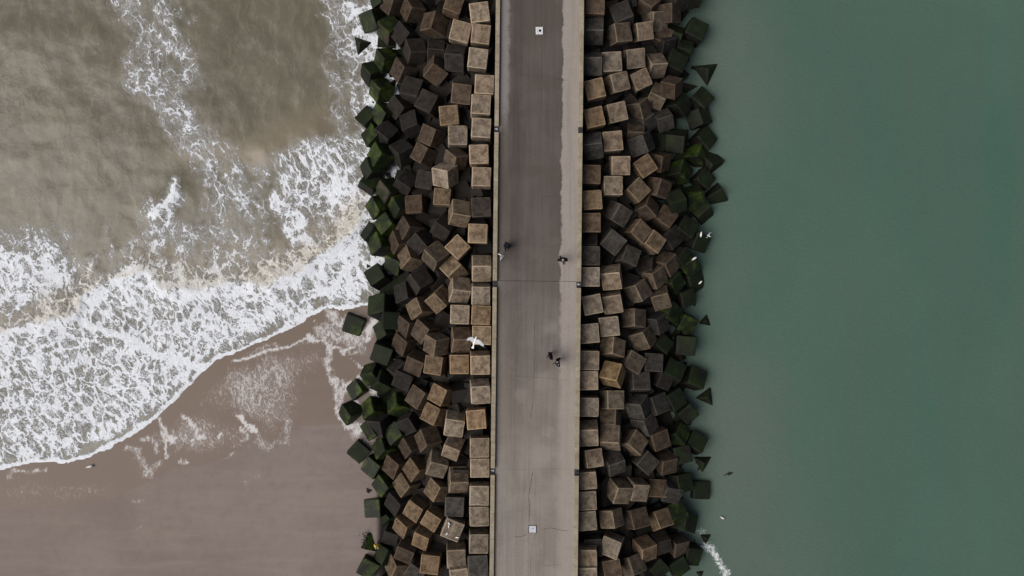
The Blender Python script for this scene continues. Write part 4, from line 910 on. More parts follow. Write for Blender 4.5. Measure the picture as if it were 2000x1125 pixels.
15.87 8.33 1.80 0.895 0.410 0.057 0.164 0.952|m|0.50|0.5|dark mossy tilted block low on the right bank, second below the upper kerb gap
10.03 7.05 3.09 0.936 0.108 0.242 -0.233 0.975|g|0.00|0.92|dark grey tilted block second row from right kerb, below the upper kerb gap
18.74 7.61 0.18 0.832 0.433 0.133 0.321 0.923|m|0.50|0.5|dark mossy tilted block on the right outer edge, fourth below the upper kerb gap
7.28 6.05 4.22 1.000 0.008 0.002 0.001 0.997|b|0.00|1.02|brown flat block beside the right kerb, second below the upper kerb gap
14.87 6.78 1.25 0.751 0.582 -0.196 -0.242 0.981|b|0.00|0.5|brown flat block low on the right bank, below the upper kerb gap
16.97 5.82 0.75 0.939 -0.143 0.113 -0.292 1.010|m|0.50|0.5|dark mossy flat block on the right outer edge, second below the upper kerb gap
12.03 5.47 2.39 0.928 -0.025 0.177 -0.326 0.952|o|0.00|0.66|orange brown flat block midway down the right bank, third below the upper kerb gap
15.45 4.98 0.78 0.926 0.087 0.193 0.312 1.021|d|0.00|0.5|blackish tilted block low on the right bank, below the upper kerb gap
7.29 4.04 3.55 0.927 -0.369 -0.060 -0.027 0.862|d|0.00|1.02|blackish tilted block beside the right kerb, below the upper kerb gap
13.54 4.42 1.88 0.943 -0.066 0.137 -0.297 0.949|o|0.00|0.66|orange brown flat block midway down the right bank, fourth below the upper kerb gap
9.49 4.43 3.46 0.942 0.108 0.034 -0.316 1.033|g|0.00|0.92|dark grey flat block second row from right kerb, below the upper kerb gap
18.25 4.66 0.36 0.952 0.106 0.238 -0.161 0.979|m|0.50|0.5|dark mossy tilted block on the right outer edge, fifth below the upper kerb gap
11.07 3.01 2.71 0.965 -0.083 0.155 -0.193 0.935|g|0.00|0.66|dark grey flat block midway down the right bank, below the upper kerb gap
7.19 2.99 4.22 0.999 0.008 0.031 -0.002 0.989|g|0.00|1.02|dark grey flat block beside the right kerb, below the upper kerb gap
16.45 2.99 1.30 0.886 0.167 0.220 0.372 0.846|m|0.50|0.5|dark mossy tilted block low on the right bank, third below the upper kerb gap
13.40 1.84 1.55 0.883 -0.289 -0.368 0.027 0.839|d|0.00|0.66|blackish tilted block midway down the right bank, below the upper kerb gap
15.13 2.36 1.38 0.900 0.207 0.237 0.301 0.944|b|0.00|0.5|brown tilted block low on the right bank, third below the upper kerb gap
17.32 2.32 0.78 0.892 0.278 0.042 0.354 0.934|m|0.74|0.5|bright green tilted block on the right outer edge, third below the upper kerb gap
7.19 1.02 4.24 1.000 -0.003 0.020 0.003 0.995|p|0.00|1.02|pale flat block beside the right kerb, below the upper kerb gap
13.76 1.10 1.76 0.927 0.131 0.269 0.227 0.973|n|0.00|0.5|grey brown tilted block low on the right bank, below the upper kerb gap
17.78 0.73 -0.24 0.936 0.103 0.275 0.194 1.082|m|0.50|0.5|dark mossy tilted block on the right outer edge, sixth below the upper kerb gap
9.41 1.02 3.52 0.960 0.245 -0.108 0.084 1.006|p|0.00|0.92|pale tilted block second row from right kerb, below the upper kerb gap
15.70 0.55 1.07 0.878 0.166 0.266 0.361 0.941|m|0.74|0.5|bright green tilted block low on the right bank, second below the upper kerb gap
12.09 -0.31 2.32 0.921 -0.021 0.310 0.234 0.972|n|0.00|0.66|grey brown tilted block midway down the right bank, first below the middle kerb gap
16.93 -0.90 0.68 0.966 0.086 0.195 0.144 0.899|m|0.50|0.5|dark mossy tilted block on the right outer edge, first below the middle kerb gap
14.48 -0.97 1.68 0.948 0.246 -0.115 0.168 0.942|n|0.00|0.5|grey brown tilted block low on the right bank, below the middle kerb gap
7.39 -1.55 4.15 0.995 -0.010 0.027 0.095 0.990|p|0.00|1.02|pale flat block beside the right kerb, first below the middle kerb gap
9.51 -1.35 3.44 0.985 0.124 -0.070 0.094 0.984|p|0.00|0.92|pale flat block second row from right kerb, first below the middle kerb gap
15.30 -2.44 1.12 0.915 -0.057 0.330 -0.224 1.032|m|0.74|0.5|bright green tilted block low on the right bank, first below the middle kerb gap
11.66 -2.94 2.45 0.938 -0.076 0.335 -0.043 0.967|n|0.00|0.66|grey brown tilted block midway down the right bank, second below the middle kerb gap
19.25 -3.29 -1.03 0.199 0.390 0.244 0.865 1.000|m|0.50|0.5|dark pointed block on the right outer edge, first below the middle kerb gap
14.04 -3.41 1.78 0.930 0.096 0.305 0.179 0.933|g|0.00|0.5|dark grey tilted block low on the right bank, first below the middle kerb gap
16.99 -3.38 0.74 0.830 0.179 0.021 0.528 0.945|m|0.74|0.5|bright green flat block on the right outer edge, below the middle kerb gap
9.09 -3.59 3.59 0.998 0.001 -0.009 0.055 1.014|p|0.00|0.92|pale flat block second row from right kerb, second below the middle kerb gap
7.10 -4.22 4.26 0.998 -0.017 0.032 0.043 0.994|p|0.00|1.02|pale flat block beside the right kerb, second below the middle kerb gap
12.63 -4.87 2.12 0.886 -0.049 0.401 0.228 0.987|n|0.00|0.66|grey brown tilted block midway down the right bank, third below the middle kerb gap
14.47 -5.53 1.48 0.885 -0.027 0.235 0.402 0.865|m|0.50|0.5|dark mossy tilted block low on the right bank, first below the middle kerb gap
16.97 -5.57 0.93 0.998 0.017 -0.042 -0.039 1.051|m|0.50|0.5|dark mossy flat block on the right outer edge, first below the middle kerb gap
9.57 -5.68 3.16 0.935 -0.123 0.313 -0.115 0.934|n|0.00|0.92|grey brown tilted block second row from right kerb, first below the middle kerb gap
7.14 -6.67 4.25 1.000 0.003 0.008 -0.009 0.986|p|0.00|1.02|pale flat block beside the right kerb, third below the middle kerb gap
11.47 -7.12 2.63 0.957 -0.086 0.099 -0.259 0.972|n|0.00|0.66|grey brown flat block midway down the right bank, below the middle kerb gap
13.52 -7.16 1.97 0.999 -0.029 0.035 -0.029 0.975|g|0.00|0.66|dark grey flat block midway down the right bank, first below the middle kerb gap
15.62 -8.21 1.19 0.938 -0.231 0.052 -0.252 1.052|m|0.50|0.5|dark mossy tilted block low on the right bank, second below the middle kerb gap
9.41 -8.08 4.13 0.934 -0.244 -0.221 -0.135 0.992|O|0.00|0.92|bright orange tilted block second row from right kerb, below the middle kerb gap
17.91 -8.93 0.50 0.961 -0.146 0.137 -0.189 1.011|m|0.50|0.5|dark mossy tilted block on the right outer edge, second below the middle kerb gap
7.03 -8.53 4.27 1.000 -0.001 0.028 0.010 0.977|p|0.00|1.02|pale flat block beside the right kerb, fourth below the middle kerb gap
12.17 -9.04 2.40 0.986 -0.149 0.076 -0.007 0.970|g|0.00|0.66|dark grey flat block midway down the right bank, second below the middle kerb gap
14.56 -8.91 1.58 0.965 0.040 0.155 -0.207 0.842|d|0.00|0.5|blackish flat block low on the right bank, below the middle kerb gap
19.35 -10.83 -0.77 0.297 0.415 0.198 0.837 1.000|m|0.50|0.5|dark pointed block on the right outer edge, second below the middle kerb gap
15.68 -10.89 1.16 0.836 -0.153 0.139 -0.509 0.985|m|0.50|0.5|dark mossy tilted block low on the right bank, third below the middle kerb gap
9.49 -10.59 3.32 0.986 -0.078 0.144 -0.009 0.974|n|0.00|0.92|grey brown flat block second row from right kerb, below the middle kerb gap
13.96 -11.24 1.75 0.962 -0.060 0.222 0.148 0.999|g|0.00|0.5|dark grey tilted block low on the right bank, second below the middle kerb gap
7.13 -11.00 4.25 1.000 -0.003 0.004 -0.006 0.974|p|0.00|1.02|pale flat block beside the right kerb, fifth below the middle kerb gap
12.08 -11.31 2.65 0.914 0.231 -0.319 0.094 0.963|g|0.00|0.66|dark grey tilted block midway down the right bank, first below the middle kerb gap
17.13 -12.13 0.68 0.923 0.158 0.025 0.351 0.909|m|0.50|0.5|dark mossy flat block on the right outer edge, second below the middle kerb gap
9.41 -12.47 2.91 0.949 -0.206 -0.241 0.002 0.881|b|0.00|0.92|brown tilted block second row from right kerb, below the middle kerb gap
12.80 -13.06 2.06 0.917 0.055 0.334 0.213 0.976|g|0.00|0.66|dark grey tilted block midway down the right bank, second below the middle kerb gap
16.23 -14.35 0.88 0.870 -0.240 0.246 -0.353 0.912|m|0.74|0.5|bright green tilted block low on the right bank, second below the middle kerb gap
9.31 -14.12 3.58 0.945 -0.305 -0.116 -0.033 1.014|n|0.00|0.92|grey brown tilted block second row from right kerb, second below the middle kerb gap
7.12 -13.52 4.29 0.982 0.185 -0.028 0.032 0.990|p|0.00|1.02|pale flat block beside the right kerb, sixth below the middle kerb gap
14.08 -14.54 1.74 0.977 0.076 0.134 0.146 0.994|b|0.00|0.5|brown flat block low on the right bank, below the middle kerb gap
18.07 -15.30 0.44 0.940 -0.209 0.029 -0.270 0.944|m|0.50|0.5|dark mossy tilted block on the right outer edge, third below the middle kerb gap
11.64 -14.81 2.53 0.911 -0.182 0.162 -0.334 0.994|n|0.00|0.66|grey brown tilted block midway down the right bank, fourth below the middle kerb gap
16.57 -16.20 0.92 0.993 0.001 0.040 0.111 0.948|m|0.50|0.5|dark mossy flat block low on the right bank, below the middle kerb gap
7.51 -15.91 4.01 0.990 -0.086 0.092 0.060 0.917|p|0.00|1.02|pale flat block beside the right kerb, seventh below the middle kerb gap
18.95 -17.33 -0.79 0.541 0.456 0.060 0.705 1.000|m|0.50|0.5|dark pointed block on the right outer edge, third below the middle kerb gap
12.79 -16.65 2.17 0.926 -0.021 0.127 -0.355 0.971|g|0.00|0.66|dark grey flat block midway down the right bank, third below the middle kerb gap
14.97 -17.01 1.38 0.966 0.197 0.163 0.035 0.923|b|0.00|0.5|brown tilted block low on the right bank, below the middle kerb gap
9.66 -16.54 3.23 0.938 0.303 0.122 0.112 0.940|g|0.00|0.92|dark grey tilted block second row from right kerb, below the middle kerb gap
7.04 -17.79 4.20 0.999 0.012 -0.022 0.045 0.903|p|0.00|1.02|pale flat block beside the right kerb, first below the lower kerb gap
16.57 -19.11 0.96 0.973 -0.107 0.195 0.062 0.957|m|0.50|0.5|dark mossy tilted block on the right outer edge, first below the lower kerb gap
14.12 -19.65 1.01 0.988 -0.147 0.043 -0.028 0.936|o|0.00|0.5|orange brown flat block low on the right bank, below the lower kerb gap
18.63 -20.07 -0.25 0.996 -0.057 0.068 -0.031 0.966|m|0.50|0.5|dark mossy flat block on the right outer edge, first below the lower kerb gap
11.98 -19.31 2.43 0.982 0.090 0.145 -0.084 0.949|p|0.00|0.66|pale flat block midway down the right bank, below the lower kerb gap
15.51 -19.80 1.14 0.971 0.203 0.057 -0.116 0.970|g|0.00|0.5|dark grey tilted block low on the right bank, below the lower kerb gap
10.18 -19.30 3.05 0.966 0.146 0.189 -0.097 0.966|n|0.00|0.92|grey brown tilted block second row from right kerb, first below the lower kerb gap
6.91 -19.66 4.25 0.999 -0.020 0.023 0.022 0.955|p|0.00|1.02|pale flat block beside the right kerb, second below the lower kerb gap
16.20 -22.01 1.26 0.914 -0.374 -0.008 0.159 0.869|m|0.74|0.5|bright green tilted block low on the right bank, below the lower kerb gap
14.45 -22.51 1.57 0.952 -0.227 0.167 0.120 0.925|o|0.00|0.5|orange brown tilted block low on the right bank, below the lower kerb gap
11.92 -22.07 2.48 0.976 -0.135 0.150 0.083 0.993|b|0.00|0.66|brown tilted block midway down the right bank, below the lower kerb gap
9.37 -21.68 3.58 0.927 -0.053 -0.358 0.094 0.904|n|0.00|0.92|grey brown tilted block second row from right kerb, second below the lower kerb gap
6.91 -21.53 4.26 0.998 -0.026 0.019 0.044 0.970|p|0.00|1.02|pale flat block beside the right kerb, third below the lower kerb gap
16.99 -23.01 0.66 0.934 -0.083 0.305 -0.164 0.970|m|0.50|0.5|dark mossy tilted block on the right outer edge, second below the lower kerb gap
7.68 -24.25 3.39 0.734 -0.677 -0.053 0.003 0.948|d|0.00|1.02|blackish flat block beside the right kerb, below the lower kerb gap
14.53 -24.74 1.61 0.815 -0.563 -0.028 0.137 0.840|d|0.00|0.5|blackish tilted block low on the right bank, below the lower kerb gap
19.27 -24.88 -1.08 0.527 0.455 0.069 0.715 1.000|m|0.50|0.5|dark pointed block on the right outer edge, first below the lower kerb gap
12.78 -25.16 2.11 0.806 -0.552 0.110 0.185 0.961|o|0.00|0.66|orange brown tilted block midway down the right bank, below the lower kerb gap
9.40 -24.21 3.64 0.977 0.015 -0.157 -0.140 0.978|p|0.00|0.92|pale flat block second row from right kerb, below the lower kerb gap
16.26 -25.21 1.02 0.974 0.147 0.170 0.009 0.884|b|0.00|0.5|brown tilted block low on the right bank, below the lower kerb gap
17.47 -26.15 0.52 0.978 0.066 0.169 -0.106 0.998|m|0.50|0.5|dark mossy flat block on the right outer edge, second below the lower kerb gap
7.02 -24.91 4.28 0.998 0.045 -0.049 0.020 0.986|p|0.00|1.02|pale flat block beside the right kerb, fourth below the lower kerb gap
11.55 -26.41 2.69 0.950 -0.160 0.242 0.113 0.935|n|0.00|0.66|grey brown tilted block midway down the right bank, below the lower kerb gap
16.11 -27.00 1.03 0.955 0.092 0.109 0.260 0.954|m|0.62|0.5|mossy flat block low on the right bank, below the lower kerb gap
9.40 -26.17 3.40 0.994 0.035 -0.018 0.103 0.940|b|0.00|0.92|brown flat block second row from right kerb, below the lower kerb gap
14.08 -27.01 1.66 0.921 0.081 0.083 0.372 0.877|m|0.50|0.5|dark mossy flat block low on the right bank, below the lower kerb gap
18.72 -28.44 -1.20 0.496 0.451 0.088 0.737 1.000|m|0.50|0.5|dark pointed block on the right outer edge, second below the lower kerb gap
7.02 -26.19 4.27 0.980 0.197 -0.024 0.033 0.971|p|0.00|1.02|pale tilted block beside the right kerb, below the lower kerb gap
"""
rb = random.Random(3)
proto = bpy.data.objects.new('concrete_block', BM[0])
for i, ln in enumerate(BLOCKS.strip().split('\n')):
    f = ln.split('|'); x, y, z, qw, qx, qy, qz, s = [float(a) for a in f[0].split()]
    key, moss, damp, label = f[1], float(f[2]), float(f[3]), f[4]
    o = proto.copy() if i else proto
    o.data = BM[rb.randrange(10)]; COL.objects.link(o)
    o.location = (x, y, z); o.scale = (s, s, s); o.rotation_mode = 'QUATERNION'
    spin = Quaternion((0, 0, 1), rb.randrange(4)*math.pi/2)
    o.rotation_quaternion = Quaternion((qw, qx, qy, qz)) @ spin
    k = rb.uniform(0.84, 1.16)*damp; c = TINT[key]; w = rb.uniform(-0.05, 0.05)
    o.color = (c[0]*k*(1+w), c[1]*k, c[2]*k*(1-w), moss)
    tag(o, label, 'concrete block', 'concrete blocks heaped along the pier')

# lower layer and the continuation of both banks outside the frame
def low_block(bm, c, q, s):
    r = bmesh.ops.create_cube(bm, size=1.8*s)
    es = list({e for v in r['verts'] for e in v.link_edges})
    vs = set(r['verts'])
    for v in r['verts']: v.co = q @ v.co + c
bm = bmesh.new(); rr = random.Random(11)
def rq(t): return Quaternion((rr.uniform(-1, 1), rr.uniform(-1, 1), 0.01), rr.uniform(0, t)) @ Quaternion((0, 0, 1), rr.uniform(0, 6.28))
def bank(sx, xs, zs, drop, ys, step, tilt):
    for y in ys:
        for k in range(int((xs[-1]-xs[0])/step)+1):
            d = xs[0]+k*step+rr.uniform(-0.35, 0.35); zz = float(np.interp(d, xs, zs))
            low_block(bm, Vector((sx*d + 0.0111*y, y+rr.uniform(-.4, .4), zz-drop+rr.uniform(-.25, .15))), rq(tilt), 1.0)
LX, LZ = [3.2, 13.2, 15.6], [4.3, 0.7, 0.0]; RX, RZ = [7.4, 17.4, 19.4], [4.3, 0.7, 0.0]
inside = np.arange(-31, 31, 1.75); outside = list(np.arange(-52, -31, 1.95))+list(np.arange(31.5, 52, 1.95))
bank(-1, LX, LZ, 1.75, inside, 1.85, 0.9); bank(1, RX, RZ, 1.75, inside, 1.85, 0.9)
bank(-1, LX, LZ, 0.1, outside, 1.95, 0.8); bank(1, RX, RZ, 0.1, outside, 1.95, 0.8)
# a sloping core under them, so no gap looks through
for sx, xs, zs in ((-1, LX, LZ), (1, RX, RZ)):
    V = []
    for y in (-75, 75):
        for d, zz in ((1.0 if sx < 0 else 5.5, 3.0), (xs[0]+1, 1.6), (xs[1], -1.6), (xs[2]+2, -3.0)):
            V.append(bm.verts.new((sx*d, y, zz)))
    for i in range(3):
        q = (V[i], V[i+1], V[i+5], V[i+4]); bm.faces.new(q if sx > 0 else q[::-1])
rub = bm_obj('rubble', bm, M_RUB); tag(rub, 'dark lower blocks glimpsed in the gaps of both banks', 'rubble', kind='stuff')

# ------------------------------------------------------------------ people
def skin_mesh(name, V, E, Rr, mats, sub=2):
    """one continuous tapered surface grown round a skeleton"""
    me = bpy.data.meshes.new(name); me.from_pydata([Vector(v) for v in V], E, [])
    o = bpy.data.objects.new(name, me); COL.objects.link(o)
    md = o.modifiers.new('skin', 'SKIN'); md.use_smooth_shade = True
    sl = me.skin_vertices[0] if me.skin_vertices else None
    if sl is None:
        bpy.context.view_layer.objects.active = o
        me.attributes.new('skin', 'FLOAT', 'POINT')
    for i, r in enumerate(Rr):
        me.skin_vertices[0].data[i].radius = r if isinstance(r, tuple) else (r, r)
        me.skin_vertices[0].data[i].use_root = (i == 0)
    md2 = o.modifiers.new('sub', 'SUBSURF'); md2.levels = sub; md2.render_levels = sub
    dg = bpy.context.evaluated_depsgraph_get(); dg.update()
    m2_ = bpy.data.meshes.new_from_object(o.evaluated_get(dg)); bpy.data.objects.remove(o); bpy.data.meshes.remove(me)
    m2_.name = name
    for m in mats: m2_.materials.append(m)
    for p in m2_.polygons: p.use_smooth = True
    return m2_

def hand(V, E, Rr, wrist, d, side, curl=0.5):
    """palm with four unequal bent fingers and a thumb"""
    d = Vector(d).normalized(); up = Vector((0, 0, 1))
    a = d.cross(Vector((0, 1, 0.2))).normalized()           # across the palm
    b = d.cross(a).normalized()
    W = Vector(V[wrist]); pi = len(V); V.append(W+d*0.05); Rr.append((0.036, 0.022)); E.append((wrist, pi))
    for k, L in enumerate((0.070, 0.082, 0.078, 0.060)):
        s = (k-1.5)*0.021
        p0 = W+d*0.092+a*s; p1 = p0+(d*0.7+b*curl*0.5).normalized()*L*0.55; p2 = p1+(d*0.4+b*curl).normalized()*L*0.5
        i = len(V); V.extend([p0, p1, p2]); Rr.extend([0.0105, 0.009, 0.0075]); E.extend([(pi, i), (i, i+1), (i+1, i+2)])
    p0 = W+d*0.045+a*(-0.036*side); p1 = p0+(d*0.6-a*0.8*side+b*0.2).normalized()*0.036; p2 = p1+(d*0.9+b*0.3).normalized()*0.03
    i = len(V); V.extend([p0, p1, p2]); Rr.extend([0.012, 0.0105, 0.009]); E.extend([(pi, i), (i, i+1), (i+1, i+2)])

def person(loc, face, label, coat, hair, stride=0.28, arms=((-0.30, 0.06, 1.02), (0.30, 0.06, 1.02)), elbows=None, lean=0.0, hood=False, scarf=False, bag=None, scale=1.0, legs=M_TROU):
    """faces +y in its own frame; z up; feet on the ground"""
    t = empty('person', loc, face); t.scale = (scale*1.06,)*3; tag(t, label, 'person')
    s = stride
    V = [Vector((0, 0, 0.96)), Vector((0, lean*0.3, 1.14)), Vector((0, lean*0.7, 1.36)), Vector((0, lean, 1.50)), Vector((0, lean+0.02, 1.585)), Vector((0, lean+0.03, 1.69)),
         Vector((-0.10, 0.01, 0.90)), Vector((-0.105, s*0.55, 0.50)), Vector((-0.105, s*0.75, 0.09)), Vector((-0.11, s*0.75+0.13, 0.045)),
         Vector((0.10, -0.01, 0.90)), Vector((0.105, -s*0.25, 0.50)), Vector((0.105, -s*0.85, 0.10)), Vector((0.11, -s*0.85+0.13, 0.045))]
    E = [(0, 1), (1, 2), (2, 3), (3, 4), (4, 5), (0, 6), (6, 7), (7, 8), (8, 9), (0, 10), (10, 11), (11, 12), (12, 13)]
    Rr = [(0.15, 0.11), (0.145, 0.10), (0.165, 0.115), 0.055, (0.07, 0.085), (0.078, 0.095), 0.09, 0.062, 0.043, 0.045, 0.09, 0.062, 0.043, 0.045]
    coat_paths = []
    for sd_, hnd in ((-1, arms[0]), (1, arms[1])):
        sh = Vector((sd_*0.195, lean*0.75, 1.43)); hn = Vector(hnd)
        el = Vector(elbows[0 if sd_ < 0 else 1]) if elbows else (sh+hn)/2 + Vector((sd_*0.05, -0.06, 0.0))
        i = len(V); V.extend([sh, el, hn]); Rr.extend([0.062, 0.045, 0.032]); E.extend([(2, i), (i, i+1), (i+1, i+2)])
        coat_paths.append((sh, el, hn))
        hand(V, E, Rr, i+2, hn-el, sd_)
    me = skin_mesh('person_body', V, E, Rr, [M_SKIN])
    body = link('body', me, M_SKIN, t)
    # coat: torso, skirt and sleeves as one garment
    CV = [Vector((0, 0, 0.80)), Vector((0, lean*0.2, 1.02)), Vector((0, lean*0.6, 1.30)), Vector((0, lean*0.8, 1.44)), Vector((0, lean*0.95, 1.51))]
    CE = [(0, 1), (1, 2), (2, 3), (3, 4)]; CR = [(0.27, 0.22), (0.25, 0.20), (0.26, 0.20), (0.19, 0.155), (0.09, 0.095)]
    for (sh, el, hn) in coat_paths:
        i = len(CV); CV.extend([sh, el, el+(hn-el)*0.93]); CR.extend([0.125, 0.105, 0.07]); CE.extend([(3, i), (i, i+1), (i+1, i+2)])
    link('coat', skin_mesh('coat', CV, CE, CR, [coat]), coat, t)
    TV = [Vector((0, 0, 0.93)), V[6], V[7], V[8]+Vector((0, 0, 0.02)), V[10], V[11], V[12]+Vector((0, 0, 0.02))]
    link('trousers', skin_mesh('trousers', TV, [(0, 1), (1, 2), (2, 3), (0, 4), (4, 5), (5, 6)], [(0.17, 0.135), 0.112, 0.082, 0.066, 0.112, 0.082, 0.066], [legs]), legs, t)
    for a, b in ((8, 9), (12, 13)):
        bm = bmesh.new(); c = (V[a]+V[b])/2
        ellip(bm, (c.x, c.y, 0.055), (0.052, 0.14, 0.055)); bm_obj('shoe', bm, M_SHOE, t, True)
    hc = Vector((0, lean+0.03, 1.665))
    bm = bmesh.new(); ellip(bm, (hc.x, hc.y-0.025, hc.z+0.03), (0.092, 0.105, 0.098))
    for sgn in (-1, 1): ellip(bm, (hc.x+sgn*0.078, hc.y-0.03, hc.z-0.05), (0.03, 0.06, 0.06))
    bm_obj('hood' if hood else 'hair', bm, hair, t, True)
    bm = bmesh.new(); ellip(bm, (hc.x, hc.y+0.105, hc.z-0.02), (0.014, 0.022, 0.022))
    nb = bm_obj('nose', bm, M_SKIN, t, True)
    for sgn in (-1, 1):
        bm = bmesh.new(); ellip(bm, (hc.x+0.032*sgn, hc.y+0.09, hc.z+0.015), (0.012, 0.008, 0.008)); bm_obj('eye', bm, M_BLACK, t, True)
        bm = bmesh.new(); ellip(bm, (hc.x+0.083*sgn, hc.y, hc.z-0.01), (0.012, 0.022, 0.032)); bm_obj('ear', bm, M_SKIN, t, True)
    bm = bmesh.new(); ellip(bm, (hc.x, hc.y+0.093, hc.z-0.062), (0.024, 0.008, 0.007)); bm_obj('mouth', bm, M_SCARF, t, True)
    if scarf:
        bm = bmesh.new(); pts = [(hc.x+0.13*math.cos(a), hc.y-0.01+0.12*math.sin(a), 1.53) for a in np.linspace(math.pi*0.95, math.pi*2.2, 12)]
        tube(bm, pts, [0.035]*12, 8); bm_obj('scarf', bm, M_SCARF, t, True)
    if bag:
        bm = bmesh.new(); box(bm, bag, (0.14, 0.24, 0.28), 0.04); bm_obj('bag', bm, M_BLACK, t)
    return t

def ground(px, py, z=6.0, top=0.0):           # foot point under something seen at px,py that is `top` high
    D = HC-z-top; return Vector(((px-1000)*K*D, (562.5-py)*K*D, z))
person(ground(1099, 506, 6, 1.4), R(180+8), 'person in dark brown clothes walking alone on the pale right strip of the deck', M_COAT2, M_HAIRG,
       stride=0.34, arms=((-0.36, 0.30, 1.18), (0.33, 0.16, 1.02)), elbows=((-0.33, 0.0, 1.16), (0.36, -0.03, 1.18)), lean=0.08)
person(ground(1075.5, 695.5, 6, 1.4), R(112), 'person in plain black coat and hood, left of the walking pair', M_COAT, M_COAT, stride=0.22,
       arms=((-0.27, 0.06, 0.92), (0.27, 0.06, 0.92)), hood=True, lean=0.03)
person(ground(1090, 709, 6, 1.4), R(106), 'person in black coat with pale collar, right of the walking pair', M_COAT, M_HAIR, stride=0.24,
       arms=((-0.27, 0.06, 0.92), (0.28, 0.05, 0.92)), scarf=True, bag=(0.30, -0.20, 1.0), lean=0.03)

# ------------------------------------------------------------------ bicycle
def bicycle(loc, rz):
    t = empty('bicycle', loc, rz); tag(t, 'parked bicycle with black rear bags leaning near the left kerb', 'bicycle')
    t.rotation_euler = (R(0), R(9), rz)       # +y is forward; leans on its stand
    rw = 0.345
    def wheel(y):
        w = empty('wheel', (0, 0, 0)); w.parent = t; w.location = (0, y, rw)
        bm = bmesh.new(); pts = [(0, rw*math.cos(a), rw*math.sin(a)) for a in np.linspace(0, 2*math.pi, 33)]; tube(bm, pts, 0.022, 8); bm_obj('tyre', bm, M_RUBBER, w, True)
        bm = bmesh.new(); pts = [(0, (rw-.03)*math.cos(a), (rw-.03)*math.sin(a)) for a in np.linspace(0, 2*math.pi, 33)]; tube(bm, pts, 0.013, 6)
        for k in range(14):
            a = k*2*math.pi/14; tube(bm, [(0.02*(-1)**k, 0, 0), (0, (rw-.03)*math.cos(a), (rw-.03)*math.sin(a))], 0.0025, 4)
        tube(bm, [(-0.06, 0, 0), (0.06, 0, 0)], 0.02, 8); bm_obj('rim', bm, M_METAL, w)
        bm = bmesh.new(); pts = [(0, (rw+.05)*math.cos(a), (rw+.05)*math.sin(a)) for a in np.linspace(R(15), R(165), 16)]; tube(bm, pts, 0.026, 6)
        bm_obj('mudguard', bm, M_FRAME if y < 0 else M_METAL, w)
    wheel(-0.52); wheel(0.56)
    bb, st, hd, hb = (0, -0.08, 0.30), (0, -0.26, 0.86), (0, 0.36, 0.84), (0, 0.39, 0.66)
    bm = bmesh.new()
    for a, b, r in ((bb, st, 0.017), (bb, hb, 0.02), ((0, -0.21, 0.70), hd, 0.017), (hd, hb, 0.022)): tube(bm, [a, b], r, 8)
    for sx in (-0.055, 0.055):
        tube(bm, [bb, (sx, -0.52, rw)], 0.011, 6); tube(bm, [(0, -0.23, 0.74), (sx, -0.52, rw)], 0.010, 6)
        tube(bm, [hb, (sx, 0.44, 0.62), (sx, 0.56, rw)], 0.013, 6)
    bm_obj('frame', bm, M_FRAME, t)
    bm = bmesh.new(); tube(bm, [(0, -0.22, 0.715), (0.0, 0.34, 0.86)], 0.02, 8); bm_obj('top_tube', bm, M_METAL, t)
    bm = bmesh.new(); ellip(bm, (0, -0.34, 0.93), (0.105, 0.10, 0.035)); tube(bm, [(0, -0.30, 0.935), (0, -0.12, 0.93)], [0.06, 0.022], 10); bm_obj('saddle', bm, M_BLACK, t, True)
    bm = bmesh.new(); tube(bm, [(-0.32, 0.22, 1.03), (-0.22, 0.36, 1.05), (-0.05, 0.42, 1.04), (0.05, 0.42, 1.04), (0.22, 0.36, 1.05), (0.32, 0.22, 1.03)], 0.014, 8)
    tube(bm, [(0, 0.36, 0.84), (0, 0.41, 1.04)], 0.016, 8); hbm = bm_obj('handlebar', bm, M_METAL, t)
    for sx in (-1, 1):
        bm = bmesh.new(); tube(bm, [(0.315*sx, 0.24, 1.033), (0.345*sx, 0.13, 1.02)], 0.021, 8); bm_obj('grip', bm, M_RUBBER, hbm)
    bm = bmesh.new(); box(bm, (0.20, 0.40, 1.06), (0.30, 0.07, 0.035), 0.012, Matrix.Rotation(0, 4, 'Z')); bm_obj('map_case', bm, M_WHITEP, t)
    bm = bmesh.new(); ellip(bm, (0.0, 0.55, 0.92), (0.055, 0.06, 0.06)); bm_obj('lamp', bm, M_WHITEP, t, True)
    bm = bmesh.new()
    for sx in (-0.07, 0.07): tube(bm, [(sx, -0.30, 0.74), (sx, -0.80, 0.76)], 0.007, 6); tube(bm, [(sx, -0.7, 0.75), (sx*0.8, -0.52, rw)], 0.006, 6)
    for k in range(4): tube(bm, [(-0.07, -0.4-k*0.12, 0.75), (0.07, -0.4-k*0.12, 0.75)], 0.006, 6)
    bm_obj('rack', bm, M_FRAME, t)
    for sx in (-1, 1):
        bm = bmesh.new(); box(bm, (sx*0.17, -0.60, 0.55), (0.16, 0.40, 0.40), 0.045); p = bm_obj('pannier', bm, M_BAG, t)
        bm = bmesh.new(); box(bm, (sx*0.17, -0.60, 0.765), (0.175, 0.41, 0.03), 0.012); bm_obj('flap', bm, M_BAG, p)
    bm = bmesh.new(); box(bm, (0.02, -0.66, 0.86), (0.50, 0.46, 0.20), 0.05); bm_obj('rear_bag', bm, M_BAG, t)
    bm = bmesh.new(); tube(bm, [(0, -0.08, 0.30), (0.16, -0.03, 0.02)], 0.01, 6); bm_obj('kickstand', bm, M_METAL, t)
    for sx in (-1, 1):
        bm = bmesh.new(); tube(bm, [(0, -0.08, 0.30), (sx*0.07, -0.08+sx*0.15, 0.30+sx*0.05)], 0.009, 6); box(bm, (sx*0.12, -0.08+sx*0.15, 0.30+sx*0.05), (0.09, 0.07, 0.025)); bm_obj('pedal', bm, M_RUBBER, t)
